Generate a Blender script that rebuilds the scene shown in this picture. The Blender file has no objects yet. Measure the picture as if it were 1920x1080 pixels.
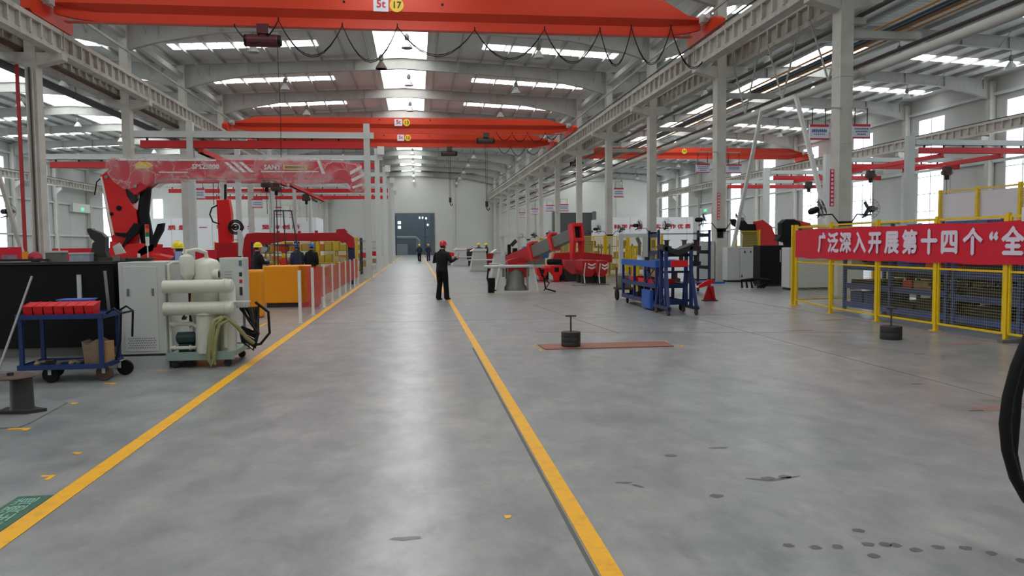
import bpy, bmesh, math, random
from mathutils import Vector, Matrix
S = bpy.context.scene
C = S.collection
random.seed(7)
# ------------------------------------------------------------------ camera, sky, exposure
cd = bpy.data.cameras.new('camera'); cam = bpy.data.objects.new('camera', cd); C.objects.link(cam); S.camera = cam
cd.sensor_width = 36; cd.lens = 1420 / 1920 * 36; cd.clip_start = .05; cd.clip_end = 600
R_ = Matrix(((.99221, .01703, -.12342), (-.12418, .05581, -.99069), (-.00998, .99830, .05749)))
cam.matrix_world = Matrix.Translation((0, 0, 1.65)) @ R_.to_4x4()
w = bpy.data.worlds.new('sky'); S.world = w; w.use_nodes = True
bg = w.node_tree.nodes['Background']; bg.inputs[0].default_value = (.86, .93, 1, 1); bg.inputs[1].default_value = 1.6
S.view_settings.view_transform = 'Standard'; S.view_settings.look = 'None'
S.view_settings.exposure = 0.3; S.view_settings.gamma = 1; S.view_settings.use_curve_mapping = False
S.cycles.max_bounces = 5; S.cycles.diffuse_bounces = 4; S.cycles.glossy_bounces = 2; S.cycles.transparent_max_bounces = 8
S.cycles.transmission_bounces = 2; S.cycles.sample_clamp_indirect = 4; S.cycles.caustics_reflective = False; S.cycles.caustics_refractive = False
SKY = 3.6      # how bright the daylit translucent roof sheets and window panes are
# ------------------------------------------------------------------ materials
def lin(c):
    return tuple((v / 255 / 12.92 if v / 255 <= .04045 else ((v / 255 + .055) / 1.055) ** 2.4) for v in c)
def M(name, rgb, rough=.55, metal=0, var=.1, scale=3, bump=0, dirt=None, dscale=6, damt=.35):
    m = bpy.data.materials.new(name); m.use_nodes = True; nt = m.node_tree; N = nt.nodes; L = nt.links
    b = N['Principled BSDF']; b.inputs['Roughness'].default_value = rough; b.inputs['Metallic'].default_value = metal
    c = lin(rgb)
    tc = N.new('ShaderNodeTexCoord'); nz = N.new('ShaderNodeTexNoise'); nz.inputs['Scale'].default_value = scale; nz.inputs['Detail'].default_value = 5
    L.new(tc.outputs['Object'], nz.inputs['Vector'])
    mx = N.new('ShaderNodeMix'); mx.data_type = 'RGBA'
    mx.inputs[6].default_value = (*[max(0, v * (1 - var)) for v in c], 1); mx.inputs[7].default_value = (*[min(1, v * (1 + var)) for v in c], 1)
    L.new(nz.outputs['Fac'], mx.inputs[0]); out = mx.outputs[2]
    if dirt:
        n2 = N.new('ShaderNodeTexNoise'); n2.inputs['Scale'].default_value = dscale; n2.inputs['Detail'].default_value = 8; n2.inputs['Roughness'].default_value = .7
        L.new(tc.outputs['Object'], n2.inputs['Vector'])
        rp = N.new('ShaderNodeValToRGB'); rp.color_ramp.elements[0].position = .5; rp.color_ramp.elements[1].position = .75
        rp.color_ramp.elements[1].color = (damt * 2, damt * 2, damt * 2, 1)
        L.new(n2.outputs['Fac'], rp.inputs[0])
        m2 = N.new('ShaderNodeMix'); m2.data_type = 'RGBA'; m2.inputs[7].default_value = (*lin(dirt), 1)
        L.new(rp.outputs[0], m2.inputs[0]); L.new(out, m2.inputs[6]); out = m2.outputs[2]
    L.new(out, b.inputs['Base Color'])
    if bump:
        bp = N.new('ShaderNodeBump'); bp.inputs['Strength'].default_value = bump; bp.inputs['Distance'].default_value = .02
        L.new(nz.outputs['Fac'], bp.inputs['Height']); L.new(bp.outputs[0], b.inputs['Normal'])
    return m
def EM(name, rgb, s):
    m = bpy.data.materials.new(name); m.use_nodes = True; nt = m.node_tree
    b = nt.nodes['Principled BSDF']; b.inputs['Base Color'].default_value = (*lin(rgb), 1); b.inputs['Roughness'].default_value = .4
    b.inputs['Emission Color'].default_value = (*lin(rgb), 1); b.inputs['Emission Strength'].default_value = s
    return m
def ribbed(name, rgb, axis, freq, depth, rough=.6, var=.06, dirt=None):
    """sheet with pressed ribs; also used for mesh-like repeats"""
    m = M(name, rgb, rough, 0, var, .4, 0, dirt, .35, .2); nt = m.node_tree; N = nt.nodes; L = nt.links
    tc = N['Texture Coordinate']; sx = N.new('ShaderNodeSeparateXYZ'); L.new(tc.outputs['Object'], sx.inputs[0])
    a = N.new('ShaderNodeMath'); a.operation = 'MULTIPLY'; a.inputs[1].default_value = freq; L.new(sx.outputs[axis], a.inputs[0])
    f = N.new('ShaderNodeMath'); f.operation = 'FRACT'; L.new(a.outputs[0], f.inputs[0])
    g = N.new('ShaderNodeMath'); g.operation = 'GREATER_THAN'; g.inputs[1].default_value = .8; L.new(f.outputs[0], g.inputs[0])
    bp = N.new('ShaderNodeBump'); bp.inputs['Strength'].default_value = depth; bp.inputs['Distance'].default_value = .03
    L.new(g.outputs[0], bp.inputs['Height']); L.new(bp.outputs[0], N['Principled BSDF'].inputs['Normal'])
    return m
def mesh_wire(name, rgb, cell, wire, rough=.5):
    """welded wire screen: alpha holes between wires, in object coordinates"""
    m = M(name, rgb, rough, 0, .05); nt = m.node_tree; N = nt.nodes; L = nt.links
    tc = N['Texture Coordinate']; sx = N.new('ShaderNodeSeparateXYZ'); L.new(tc.outputs['UV'], sx.inputs[0])
    res = []
    for ax in (0, 1):
        a = N.new('ShaderNodeMath'); a.operation = 'DIVIDE'; a.inputs[1].default_value = cell; L.new(sx.outputs[ax], a.inputs[0])
        f = N.new('ShaderNodeMath'); f.operation = 'FRACT'; L.new(a.outputs[0], f.inputs[0])
        g = N.new('ShaderNodeMath'); g.operation = 'LESS_THAN'; g.inputs[1].default_value = wire / cell; L.new(f.outputs[0], g.inputs[0]); res.append(g)
    mx = N.new('ShaderNodeMath'); mx.operation = 'MAXIMUM'; L.new(res[0].outputs[0], mx.inputs[0]); L.new(res[1].outputs[0], mx.inputs[1])
    L.new(mx.outputs[0], N['Principled BSDF'].inputs['Alpha'])
    return m
def floor_mat():
    m = bpy.data.materials.new('polished_concrete'); m.use_nodes = True; nt = m.node_tree; N = nt.nodes; L = nt.links; b = N['Principled BSDF']
    tc = N.new('ShaderNodeTexCoord')
    def noise(sc, det, rgh, st=(1, 1, 1), dist=0):
        mp = N.new('ShaderNodeMapping'); mp.inputs['Scale'].default_value = st; L.new(tc.outputs['Object'], mp.inputs['Vector'])
        n = N.new('ShaderNodeTexNoise'); n.inputs['Scale'].default_value = sc; n.inputs['Detail'].default_value = det; n.inputs['Roughness'].default_value = rgh
        n.inputs['Distortion'].default_value = dist
        L.new(mp.outputs[0], n.inputs['Vector']); return n
    def ramp(n, stops):
        r = N.new('ShaderNodeValToRGB'); e = r.color_ramp.elements
        while len(e) < len(stops): e.new(.5)
        for i, (p, c) in enumerate(stops): e[i].position = p; e[i].color = (*lin(c), 1)
        L.new(n.outputs['Fac'], r.inputs[0]); return r
    n1 = noise(2.4, 8, .68, (1, .7, 1), .2); r1 = ramp(n1, [(.36, (114, 117, 119)), (.5, (142, 144, 143)), (.66, (172, 173, 170))])
    n2 = noise(.35, 6, .6, (1, .6, 1)); r2 = ramp(n2, [(.38, (122, 126, 128)), (.62, (154, 152, 147))])
    mx = N.new('ShaderNodeMix'); mx.data_type = 'RGBA'; mx.inputs[0].default_value = .45; L.new(r1.outputs[0], mx.inputs[6]); L.new(r2.outputs[0], mx.inputs[7])
    n3 = noise(4, 6, .6, (1, .45, 1), .2); r3 = N.new('ShaderNodeMapRange'); r3.interpolation_type = 'SMOOTHSTEP'
    r3.inputs[1].default_value = .5; r3.inputs[2].default_value = .72; r3.inputs[3].default_value = 0; r3.inputs[4].default_value = .4; L.new(n3.outputs['Fac'], r3.inputs[0])
    m2 = N.new('ShaderNodeMix'); m2.data_type = 'RGBA'; m2.inputs[7].default_value = (*lin((96, 98, 98)), 1)
    L.new(r3.outputs[0], m2.inputs[0]); L.new(mx.outputs[2], m2.inputs[6]); L.new(m2.outputs[2], b.inputs['Base Color'])
    b.inputs['Roughness'].default_value = .3; b.inputs['Specular IOR Level'].default_value = .8
    bp = N.new('ShaderNodeBump'); bp.inputs['Strength'].default_value = .02; bp.inputs['Distance'].default_value = .01
    L.new(n1.outputs['Fac'], bp.inputs['Height']); L.new(bp.outputs[0], b.inputs['Normal'])
    return m
m_floor = floor_mat()
m_stain = M('oil_stain', (92, 93, 90), .35, 0, .3, 20); m_pink = M('pink_paint_trace', (150, 118, 112), .5, 0, .25, 9)
m_joint = M('floor_joint', (95, 93, 88), .7)
m_yline = M('yellow_floor_paint', (248, 180, 12), .4, 0, .1, 6, 0, (190, 130, 30), 9, .3); m_gline = M('green_floor_paint', (38, 96, 70), .45, 0, .1, 8, 0, (120, 125, 118), 14, .3)
m_white = M('white_paint', (222, 222, 216), .45, 0, .04, 4); m_wpost = M('white_steel', (206, 210, 206), .45, 0, .05, 2)
m_conc = M('painted_concrete', (200, 197, 188), .75, 0, .08, 1.2, .1, (158, 150, 138), 1.6, .25)
m_girder = M('girder_concrete', (196, 192, 183), .75, 0, .12, 1.5, .1, (150, 140, 126), 2, .35)
m_steel = M('grey_roof_steel', (176, 176, 170), .6, 0, .06, 1, 0, (130, 126, 118), 1.5, .2)
m_roof = ribbed('roof_sheet', (214, 216, 212), 0, 4, .25); m_wall = ribbed('wall_sheet', (200, 200, 192), 2, 1.0, .15)
m_wallx = ribbed('side_wall_sheet', (192, 194, 190), 2, .8, .15)
m_orange = M('crane_orange', (216, 62, 30), .42, 0, .06, 1.5); m_red = M('machine_red', (214, 22, 26), .35, 0, .07, 3); m_dred = M('dark_red_enamel', (172, 18, 28), .4, 0, .1, 4)
m_kred = M('rail_red', (206, 40, 44), .45, 0, .07, 3)
m_black = M('black_rubber', (14, 14, 15), .6, 0, .2, 8); m_blackp = M('black_paint', (10, 10, 12), .5, 0, .15, 3)
m_dark = M('dark_iron', (52, 50, 50), .5, .3, .25, 12); m_rust = M('rusty_iron', (84, 66, 58), .7, .2, .3, 18, .3)
m_lgrey = M('light_grey_enamel', (198, 200, 196), .4, 0, .04, 2); m_cream = M('cream_enamel', (214, 214, 200), .35, 0, .05, 3, 0, (170, 165, 140), 6, .2)
m_tgreen = M('pale_green_enamel', (140, 158, 150), .5, 0, .1, 5); m_hose = M('olive_hose', (146, 144, 96), .4, 0, .2, 8)
m_blue = M('cart_blue', (28, 50, 104), .45, 0, .14, 5); m_lblue = M('bright_blue_paint', (36, 92, 178), .45, 0, .12, 5); m_dblue = M('dark_blue_paint', (24, 36, 76), .45, 0, .14, 5)
m_rackblue = M('rack_blue', (54, 80, 142), .5, 0, .12, 5)
m_fy = M('fence_yellow', (236, 196, 20), .4, 0, .08, 5, 0, (190, 140, 20), 9, .2); m_oy = M('tank_yellow', (236, 150, 8), .4, 0, .05, 3)
m_chrome = M('bare_steel', (150, 150, 148), .35, .7, .1, 8); m_gsteel = M('boom_grey', (112, 112, 106), .5, .2, .1, 6)
m_cloth = M('banner_cloth', (212, 22, 48), .75, 0, .08, 2); m_ban_t = M('banner_white', (226, 212, 226), .7, 0, .03, 5)
m_copper = M('copper_coated_plate', (150, 92, 74), .5, .2, .15, 4, 0, (110, 84, 74), 5, .3)
m_card = M('cardboard', (170, 132, 88), .8, 0, .12, 8); m_wood = M('raw_wood', (176, 150, 112), .7, 0, .15, 8)
m_pipeY = M('gas_pipe_yellow', (190, 128, 42), .45, 0, .1, 4); m_pipeB = M('water_pipe_blue', (64, 78, 92), .45, 0, .1, 4); m_pipeD = M('drain_pipe_brown', (70, 58, 54), .5, 0, .1, 4)
m_pipeK = M('insulated_pipe', (74, 78, 80), .6, 0, .15, 4)
m_blue_t = M('sign_blue', (74, 88, 140), .6); m_sred = M('sign_red', (200, 36, 50), .5); m_signw = M('sign_white', (218, 220, 232), .5, 0, .03)
m_sky = EM('daylit_roof_sheet', (250, 253, 255), SKY); m_pane = EM('overcast_window_pane', (232, 243, 255), 2.6)
m_grn = EM('exit_green', (90, 210, 150), .8)
m_skin = M('skin', (196, 146, 118), .55, 0, .05); m_jkt = M('black_jacket', (13, 13, 16), .55, 0, .25, 12, .3); m_trs = M('black_trousers', (11, 11, 14), .8, 0, .2, 12, .2); m_navy = M('navy_workwear', (34, 42, 66), .75, 0, .15, 8)
m_shoe = M('shoe_leather', (26, 22, 20), .4); m_hair = M('black_hair', (20, 18, 18), .6)
m_hred = M('helmet_red', (216, 24, 44), .3); m_hyel = M('helmet_yellow', (240, 214, 30), .3); m_hblu = M('helmet_blue', (40, 96, 190), .3)
m_wire = mesh_wire('yellow_wire_mesh', (170, 164, 120), .05, .004); m_wirew = mesh_wire('white_wire_mesh', (226, 226, 226), .05, .008); m_wiref = mesh_wire('dense_yellow_mesh', (200, 178, 70), .05, .013)
def film_mat():
    m = M('plastic_film', (235, 225, 228), .18, 0, .05, 4, 0); nt = m.node_tree; N = nt.nodes; L = nt.links; b = N['Principled BSDF']
    n = N.new('ShaderNodeTexNoise'); n.inputs['Scale'].default_value = 1.3; n.inputs['Detail'].default_value = 5; n.inputs['Distortion'].default_value = 1.2
    L.new(N['Texture Coordinate'].outputs['Object'], n.inputs['Vector'])
    r = N.new('ShaderNodeMapRange'); r.inputs[1].default_value = .42; r.inputs[2].default_value = .68; r.inputs[3].default_value = .07; r.inputs[4].default_value = .42
    L.new(n.outputs['Fac'], r.inputs[0])
    v = N.new('ShaderNodeTexVoronoi'); v.feature = 'DISTANCE_TO_EDGE'; v.inputs['Scale'].default_value = 1.9
    ad = N.new('ShaderNodeVectorMath'); ad.operation = 'ADD'; L.new(N['Texture Coordinate'].outputs['Object'], ad.inputs[0]); L.new(n.outputs['Color'], ad.inputs[1]); L.new(ad.outputs[0], v.inputs['Vector'])
    e = N.new('ShaderNodeMapRange'); e.inputs[1].default_value = 0; e.inputs[2].default_value = .07; e.inputs[3].default_value = .42; e.inputs[4].default_value = 0; L.new(v.outputs['Distance'], e.inputs[0])  # film's crease highlights, put into its opacity as pale streaks along cell edges
    mx_ = N.new('ShaderNodeMath'); mx_.operation = 'MAXIMUM'; L.new(r.outputs[0], mx_.inputs[0]); L.new(e.outputs[0], mx_.inputs[1]); L.new(mx_.outputs[0], b.inputs['Alpha'])
    bp = N.new('ShaderNodeBump'); bp.inputs['Strength'].default_value = .6; bp.inputs['Distance'].default_value = .04
    L.new(n.outputs['Fac'], bp.inputs['Height']); L.new(bp.outputs[0], b.inputs['Normal'])
    return m
m_film = film_mat()
def net_mat():
    m = M('red_safety_net', (214, 74, 60), .6, 0, .1, 3); m.node_tree.nodes['Principled BSDF'].inputs['Alpha'].default_value = .5; return m
m_net = net_mat()
def glass_mat():
    m = bpy.data.materials.new('door_glass'); m.use_nodes = True; b = m.node_tree.nodes['Principled BSDF']
    b.inputs['Base Color'].default_value = (.5, .55, .55, 1); b.inputs['Alpha'].default_value = .3; b.inputs['Roughness'].default_value = .1; return m
m_glass = glass_mat()
for m_ in (m_black, m_blackp, m_jkt, m_trs): m_.node_tree.nodes['Principled BSDF'].inputs['Specular IOR Level'].default_value = .25
# ------------------------------------------------------------------ mesh helpers
class MB:
    def __init__(s): s.v = []; s.f = []; s.m = []; s.k = 0; s.uv = {}
    def slot(s, k): s.k = k; return s
    def add(s, vs, fs):
        b = len(s.v); s.v += [tuple(v) for v in vs]; s.f += [tuple(i + b for i in f) for f in fs]; s.m += [s.k] * len(fs); return s
    def hexa(s, p): return s.add(p, [(0, 3, 2, 1), (4, 5, 6, 7), (0, 1, 5, 4), (1, 2, 6, 5), (2, 3, 7, 6), (3, 0, 4, 7)])
    def box(s, x0, x1, y0, y1, z0, z1): return s.hexa([(x0, y0, z0), (x1, y0, z0), (x1, y1, z0), (x0, y1, z0), (x0, y0, z1), (x1, y0, z1), (x1, y1, z1), (x0, y1, z1)])
    def cb(s, c, d): return s.box(c[0] - d[0] / 2, c[0] + d[0] / 2, c[1] - d[1] / 2, c[1] + d[1] / 2, c[2] - d[2] / 2, c[2] + d[2] / 2)
    def bar(s, a, b, w, h=None, up=(0, 0, 1)):
        a = Vector(a); b = Vector(b); h = h or w; d = (b - a).normalized(); u = Vector(up)
        if abs(d.dot(u)) > .98: u = Vector((0, 1, 0))
        r = d.cross(u).normalized() * w / 2; u = r.cross(d).normalized() * h / 2
        return s.hexa([a - r - u, a + r - u, b + r - u, b - r - u, a - r + u, a + r + u, b + r + u, b - r + u])
    def tube(s, pts, r, n=10, cap=True):
        P = [Vector(p) for p in pts]; rs = r if isinstance(r, (list, tuple)) else [r] * len(P); base = len(s.v); ref = None; vs = []; fs = []
        for i, p in enumerate(P):
            t = (P[min(i + 1, len(P) - 1)] - P[max(i - 1, 0)]).normalized()
            if ref is None: ref = Vector((0, 0, 1)) if abs(t.z) < .9 else Vector((1, 0, 0))
            x = t.cross(ref).normalized(); y = x.cross(t).normalized(); ref = y
            for j in range(n):
                a = 2 * math.pi * j / n; vs.append(p + (x * math.cos(a) + y * math.sin(a)) * rs[i])
        for i in range(len(P) - 1):
            for j in range(n): k = (j + 1) % n; fs.append((i * n + j, i * n + k, i * n + n + k, i * n + n + j))
        if cap: fs.append(tuple(range(n))[::-1]); fs.append(tuple((len(P) - 1) * n + j for j in range(n)))
        return s.add(vs, fs)
    def cyl(s, c, r, h, n=16, r2=None): return s.tube([c, (c[0], c[1], c[2] + h)], [r, r if r2 is None else r2], n)
    def lathe(s, c, prof, n=16, axis='z'):
        vs = []; fs = []
        for (r, z) in prof:
            for j in range(n):
                a = 2 * math.pi * j / n; x, y = r * math.cos(a), r * math.sin(a)
                v = (x, y, z) if axis == 'z' else ((z, x, y) if axis == 'x' else (x, z, y)); vs.append((c[0] + v[0], c[1] + v[1], c[2] + v[2]))
        for i in range(len(prof) - 1):
            for j in range(n): k = (j + 1) % n; fs.append((i * n + j, i * n + k, i * n + n + k, i * n + n + j))
        fs.append(tuple(range(n))[::-1]); fs.append(tuple((len(prof) - 1) * n + j for j in range(n)))
        return s.add(vs, fs)
    def prism(s, poly, a, b, plane='xz'):
        """polygon in a plane, extruded between coordinates a and b of the third axis"""
        n = len(poly)
        def q(p, t): return (p[0], t, p[1]) if plane == 'xz' else ((t, p[0], p[1]) if plane == 'yz' else (p[0], p[1], t))
        return s.add([q(p, a) for p in poly] + [q(p, b) for p in poly], [tuple(range(n)), tuple(range(2 * n - 1, n - 1, -1))] + [(i, i + n, (i + 1) % n + n, (i + 1) % n) for i in range(n)])
    def ball(s, c, r, n=12, m=8):
        rr = r if isinstance(r, (tuple, list)) else (r, r, r); vs = []; fs = []
        for i in range(m + 1):
            t = math.pi * i / m
            for j in range(n):
                a = 2 * math.pi * j / n; vs.append((c[0] + rr[0] * math.sin(t) * math.cos(a), c[1] + rr[1] * math.sin(t) * math.sin(a), c[2] + rr[2] * math.cos(t)))
        for i in range(m):
            for j in range(n): k = (j + 1) % n; fs.append((i * n + j, i * n + n + j, i * n + n + k, i * n + k))
        return s.add(vs, fs)
    def loft(s, rings, n=16):
        """rings: (centre, x-axis vec, y-axis vec) ellipses"""
        vs = []; fs = []
        for (c, ax, ay) in rings:
            for j in range(n):
                a = 2 * math.pi * j / n; vs.append(Vector(c) + Vector(ax) * math.cos(a) + Vector(ay) * math.sin(a))
        for i in range(len(rings) - 1):
            for j in range(n): k = (j + 1) % n; fs.append((i * n + j, i * n + k, i * n + n + k, i * n + n + j))
        fs.append(tuple(range(n))[::-1]); fs.append(tuple((len(rings) - 1) * n + j for j in range(n)))
        return s.add(vs, fs)
    def build(s, name, mats, parent=None, smooth=False, loc=None, bevel=0):
        me = bpy.data.meshes.new(name); me.from_pydata(s.v, [], s.f)
        if not isinstance(mats, (list, tuple)): mats = [mats]
        for m in mats: me.materials.append(m)
        me.polygons.foreach_set('material_index', s.m)
        bm = bmesh.new(); bm.from_mesh(me); bmesh.ops.recalc_face_normals(bm, faces=bm.faces); bm.to_mesh(me); bm.free()
        if smooth:
            me.polygons.foreach_set('use_smooth', [True] * len(me.polygons)); me.set_sharp_from_angle(angle=math.radians(40))
        me.update()
        o = bpy.data.objects.new(name, me); C.objects.link(o)
        if parent: o.parent = parent
        if loc: o.location = loc
        if bevel:
            bv = o.modifiers.new('bevel', 'BEVEL'); bv.width = bevel; bv.segments = 2; bv.limit_method = 'ANGLE'
        return o
def panel_uv(name, p0, du, dv, mat, parent=None):
    """flat wire screen with metric UVs"""
    p0 = Vector(p0); du = Vector(du); dv = Vector(dv)
    me = bpy.data.meshes.new(name); me.from_pydata([p0, p0 + du, p0 + du + dv, p0 + dv], [], [(0, 1, 2, 3)]); me.materials.append(mat)
    uv = me.uv_layers.new(name='UVMap'); a, b = du.length, dv.length
    for i, c in enumerate([(0, 0), (a, 0), (a, b), (0, b)]): uv.data[i].uv = c
    o = bpy.data.objects.new(name, me); C.objects.link(o); o.parent = parent; return o
def tag(o, label=None, cat=None, group=None, kind=None):
    if label: o['label'] = label
    if cat: o['category'] = cat
    if group: o['group'] = group
    if kind: o['kind'] = kind
    return o
def thing(name, label, cat, loc=(0, 0, 0), rz=0, group=None):
    o = bpy.data.objects.new(name, None); C.objects.link(o); o.location = loc; o.rotation_euler = (0, 0, rz); o.empty_display_size = .2
    return tag(o, label, cat, group)
def struct(o): o['kind'] = 'structure'; return o
KIDS = {}
def copy_tree(o, loc, rz=None, label=None, parent=None):
    kids = [c for c in C.objects if c.parent == o] if o.name not in KIDS else KIDS[o.name]
    KIDS[o.name] = kids
    c = o.copy(); C.objects.link(c); c.parent = parent
    if loc is not None: c.location = loc
    if rz is not None: c.rotation_euler = (0, 0, rz)
    if label: c['label'] = label
    for k in kids: copy_tree(k, None, None, None, c)
    return c
def text(body, size, mat, name, parent, origin, right, up, extrude=.002, bold=0, sx=1):
    """real lettering: glyph outlines laid on a plane through origin"""
    cu = bpy.data.curves.new(name, 'FONT'); cu.body = body; cu.size = size; cu.extrude = extrude
    cu.align_x = 'CENTER'; cu.align_y = 'CENTER'; cu.resolution_u = 2
    t = bpy.data.objects.new(name, cu); C.objects.link(t)
    bpy.context.view_layer.update()
    me = bpy.data.meshes.new_from_object(t.evaluated_get(bpy.context.evaluated_depsgraph_get()))
    bpy.data.objects.remove(t); me.materials.clear(); me.materials.append(mat)
    if bold:      # heavier strokes: the same outline laid over itself with small shifts
        V = [v.co.copy() for v in me.vertices]; Fc = [tuple(p.vertices) for p in me.polygons]; nv = []; nf = []
        for i, (dx, dy) in enumerate(((0, 0), (bold, 0), (-bold, 0), (0, bold), (0, -bold))):
            nf += [tuple(a + len(nv) for a in q) for q in Fc]; nv += [v + Vector((dx, dy, i * .0006)) for v in V]
        bpy.data.meshes.remove(me); me = bpy.data.meshes.new(name); me.from_pydata(nv, [], nf); me.materials.append(mat)
    o = bpy.data.objects.new(name, me); C.objects.link(o); o.parent = parent
    r = Vector(right).normalized(); u = Vector(up).normalized(); n = r.cross(u)
    m = Matrix((r * sx, u, n)).transposed().to_4x4(); m.translation = Vector(origin); o.matrix_local = m
    return o
def ordn(i): return ['first', 'second', 'third', 'fourth', 'fifth', 'sixth', 'seventh', 'eighth', 'ninth', 'tenth', 'eleventh', 'twelfth', 'thirteenth', 'fourteenth'][i]
# ------------------------------------------------------------------ the hall
SP = 9.43; Y1 = 21.9; FR = [Y1 + SP * k for k in range(-3, 12)]   # frame lines along the hall
YE = 126.2; YB = -12; XL, XA, XB, XR = -43.2, -14.4, 12.9, 41.2
RIDGE = {'left': (-43.2, -28.8, -14.4), 'middle': (-14.4, -.75, 12.9), 'right': (12.9, 27.05, 41.2)}
def zr(x, xr): return 13.95 - .05 * abs(x - xr)
f = MB(); f.box(XL - .3, XR + .3, YB - .3, YE + 12, -.3, 0)
def blot(cx, cy, rx, ry, k=1, n=14, z=.0012, rot=0):
    ps = []
    for j in range(n):
        a = 2 * math.pi * j / n; r = .75 + .4 * random.random(); x, y = rx * r * math.cos(a), ry * r * math.sin(a)
        ps.append((cx + x * math.cos(rot) - y * math.sin(rot), cy + x * math.sin(rot) + y * math.cos(rot), z))
    f.slot(k).add(ps, [tuple(range(n))])
for (px, py) in [(1.975,3.815),(2.107,3.766),(2.228,3.762),(2.409,3.764),(2.499,3.751),(2.547,3.729),(2.617,3.66),(2.752,3.676),(2.893,3.64),(2.975,3.564),(3.055,3.45),(2.472,3.957),(2.351,3.616)]: blot(px, py, .035, .032)
for (px, py) in [(1.925,5.591),(2.405,4.945),(2.531,4.962),(1.913,4.647)]: blot(px, py, .05, .04)
for (a, b) in zip([(1.335,5.017),(1.419,4.981),(2.259,4.968),(2.378,4.889)], [(1.444,5),(1.508,4.863),(2.39,4.899),(2.64,4.958)]):
    blot((a[0] + b[0]) / 2, (a[1] + b[1]) / 2, abs(b[0] - a[0]) * .62, .02, rot=math.atan2(b[1] - a[1], b[0] - a[0]))
for (px, py) in [(5.683,7.991),(7.219,10.105),(2.387,5.749),(-0.094,4.225),(5.336,6.632)]: blot(px, py, .09, .03)
for (px, py) in [(7.016,13.201),(8.527,10.98),(5.621,6.704),(8.607,14.863)]: blot(px, py, .35, .12, 2)
jn = [(3.103,20.266),(3.645,13.486),(7.305,21.626),(4.097,22.489)]
f.slot(2); f.bar((jn[0][0], jn[0][1], .001), (jn[1][0], jn[1][1], .001), .035, .003); f.bar((2.2, 14.0, .001), (9.2, 12.4, .001), .03, .003)
f.bar((9.2, 9, .001), (9.05, 21, .001), .07, .003)
f.slot(3)
for x in (6.0, -8.0): f.bar((x, YB, .0005), (x, YE, .0005), .012, .002)
for y in (16.5, 26, 35.5, 45, 64): f.bar((XL, y, .0005), (XR, y, .0005), .012, .002)
floor = struct(f.build('floor', [m_floor, m_stain, m_pink, m_joint]))
def slab(name, pts, mat, t=.002):
    b = MB(); n = len(pts); b.prism(pts, .0015, .0015 + t, 'xy'); return b.build(name, mat)
struct(slab('trim_1', [(.88, YB), (.99, YB), (.99, YE), (.88, YE)], m_yline))
struct(slab('trim_2', [(.845, 1), (.868, 1), (.868, 12), (.845, 12)], m_joint, .001))
struct(slab('trim_3', [(-2.44, YB), (-2.305, YB), (-2.305, YE), (-2.44, YE)], m_yline))
# walls
def wall_x(name, X, t, holes, mat, z1=14.2):
    b = MB(); ys = sorted({YB, YE} | {h[0] for h in holes} | {h[1] for h in holes})
    for a, c in zip(ys, ys[1:]):
        hs = [h for h in holes if h[0] <= a and h[1] >= c]
        if not hs: b.box(X, X + t, a, c, 0, z1)
        else:
            if hs[0][2] > 0: b.box(X, X + t, a, c, 0, hs[0][2])
            b.box(X, X + t, a, c, hs[0][3], z1)
    return struct(b.build(name, mat))
def wall_y(name, Y, t, holes, mat, z1=14.2):
    b = MB(); xs = sorted({XL, XR} | {h[0] for h in holes} | {h[1] for h in holes})
    for a, c in zip(xs, xs[1:]):
        hs = [h for h in holes if h[0] <= a and h[1] >= c]
        if not hs: b.box(a, c, Y, Y + t, 0, z1)
        else: b.box(a, c, Y, Y + t, hs[0][3], z1)
    return struct(b.build(name, mat))
WY = [56.9 + SP * k for k in range(-7, 8)]
DRY = WY[12]     # the bay with the side door
wins = [(y - 1.6, y + 1.6, 1.1, 11.5) for y in WY if abs(y - DRY) > 1]
wall_x('wall_right', XR, .3, wins + [(DRY - 2.0, DRY + 2.0, 0, 5.6)], m_wallx)
DLY = WY[12]
winl = [(y - 1.6, y + 1.6, 1.1, 11.5) for y in WY if abs(y - DLY) > 1]
wall_x('wall_left', XL - .3, .3, winl + [(DLY - 2.2, DLY + 2.2, 0, 6.3)], m_wallx)
wall_y('wall_back', YE, .3, [(-3.9, 2.8, 0, 6.75), (23.3, 29.6, 0, 6.9)], m_wall)
wall_y('wall_front', YB - .3, .3, [], m_wall)
n = 0
for side, X, ws in (('right', XR, wins), ('left', XL, winl)):
    s = 1 if side == 'right' else -1
    for (a, b_, z0, z1) in ws:
        n += 1
        p = MB(); p.box(X + s * .12 - .01, X + s * .12 + .01, a, b_, z0, z1)
        w_ = struct(p.build('window_%d' % n, m_pane))
        fr = MB(); xx = X + s * .06
        for yy in (a + .04, (a + b_) / 2, b_ - .04): fr.cb((xx, yy, (z0 + z1) / 2), (.08, .08, z1 - z0))
        for zz in (z0 + .03, 2.6, 4.0, 5.4, 6.8, 7.9, 9.3, z1 - .03): fr.cb((xx, (a + b_) / 2, zz), (.07, b_ - a, .06))
        fr.build('window_frame', m_wpost, w_)
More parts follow.
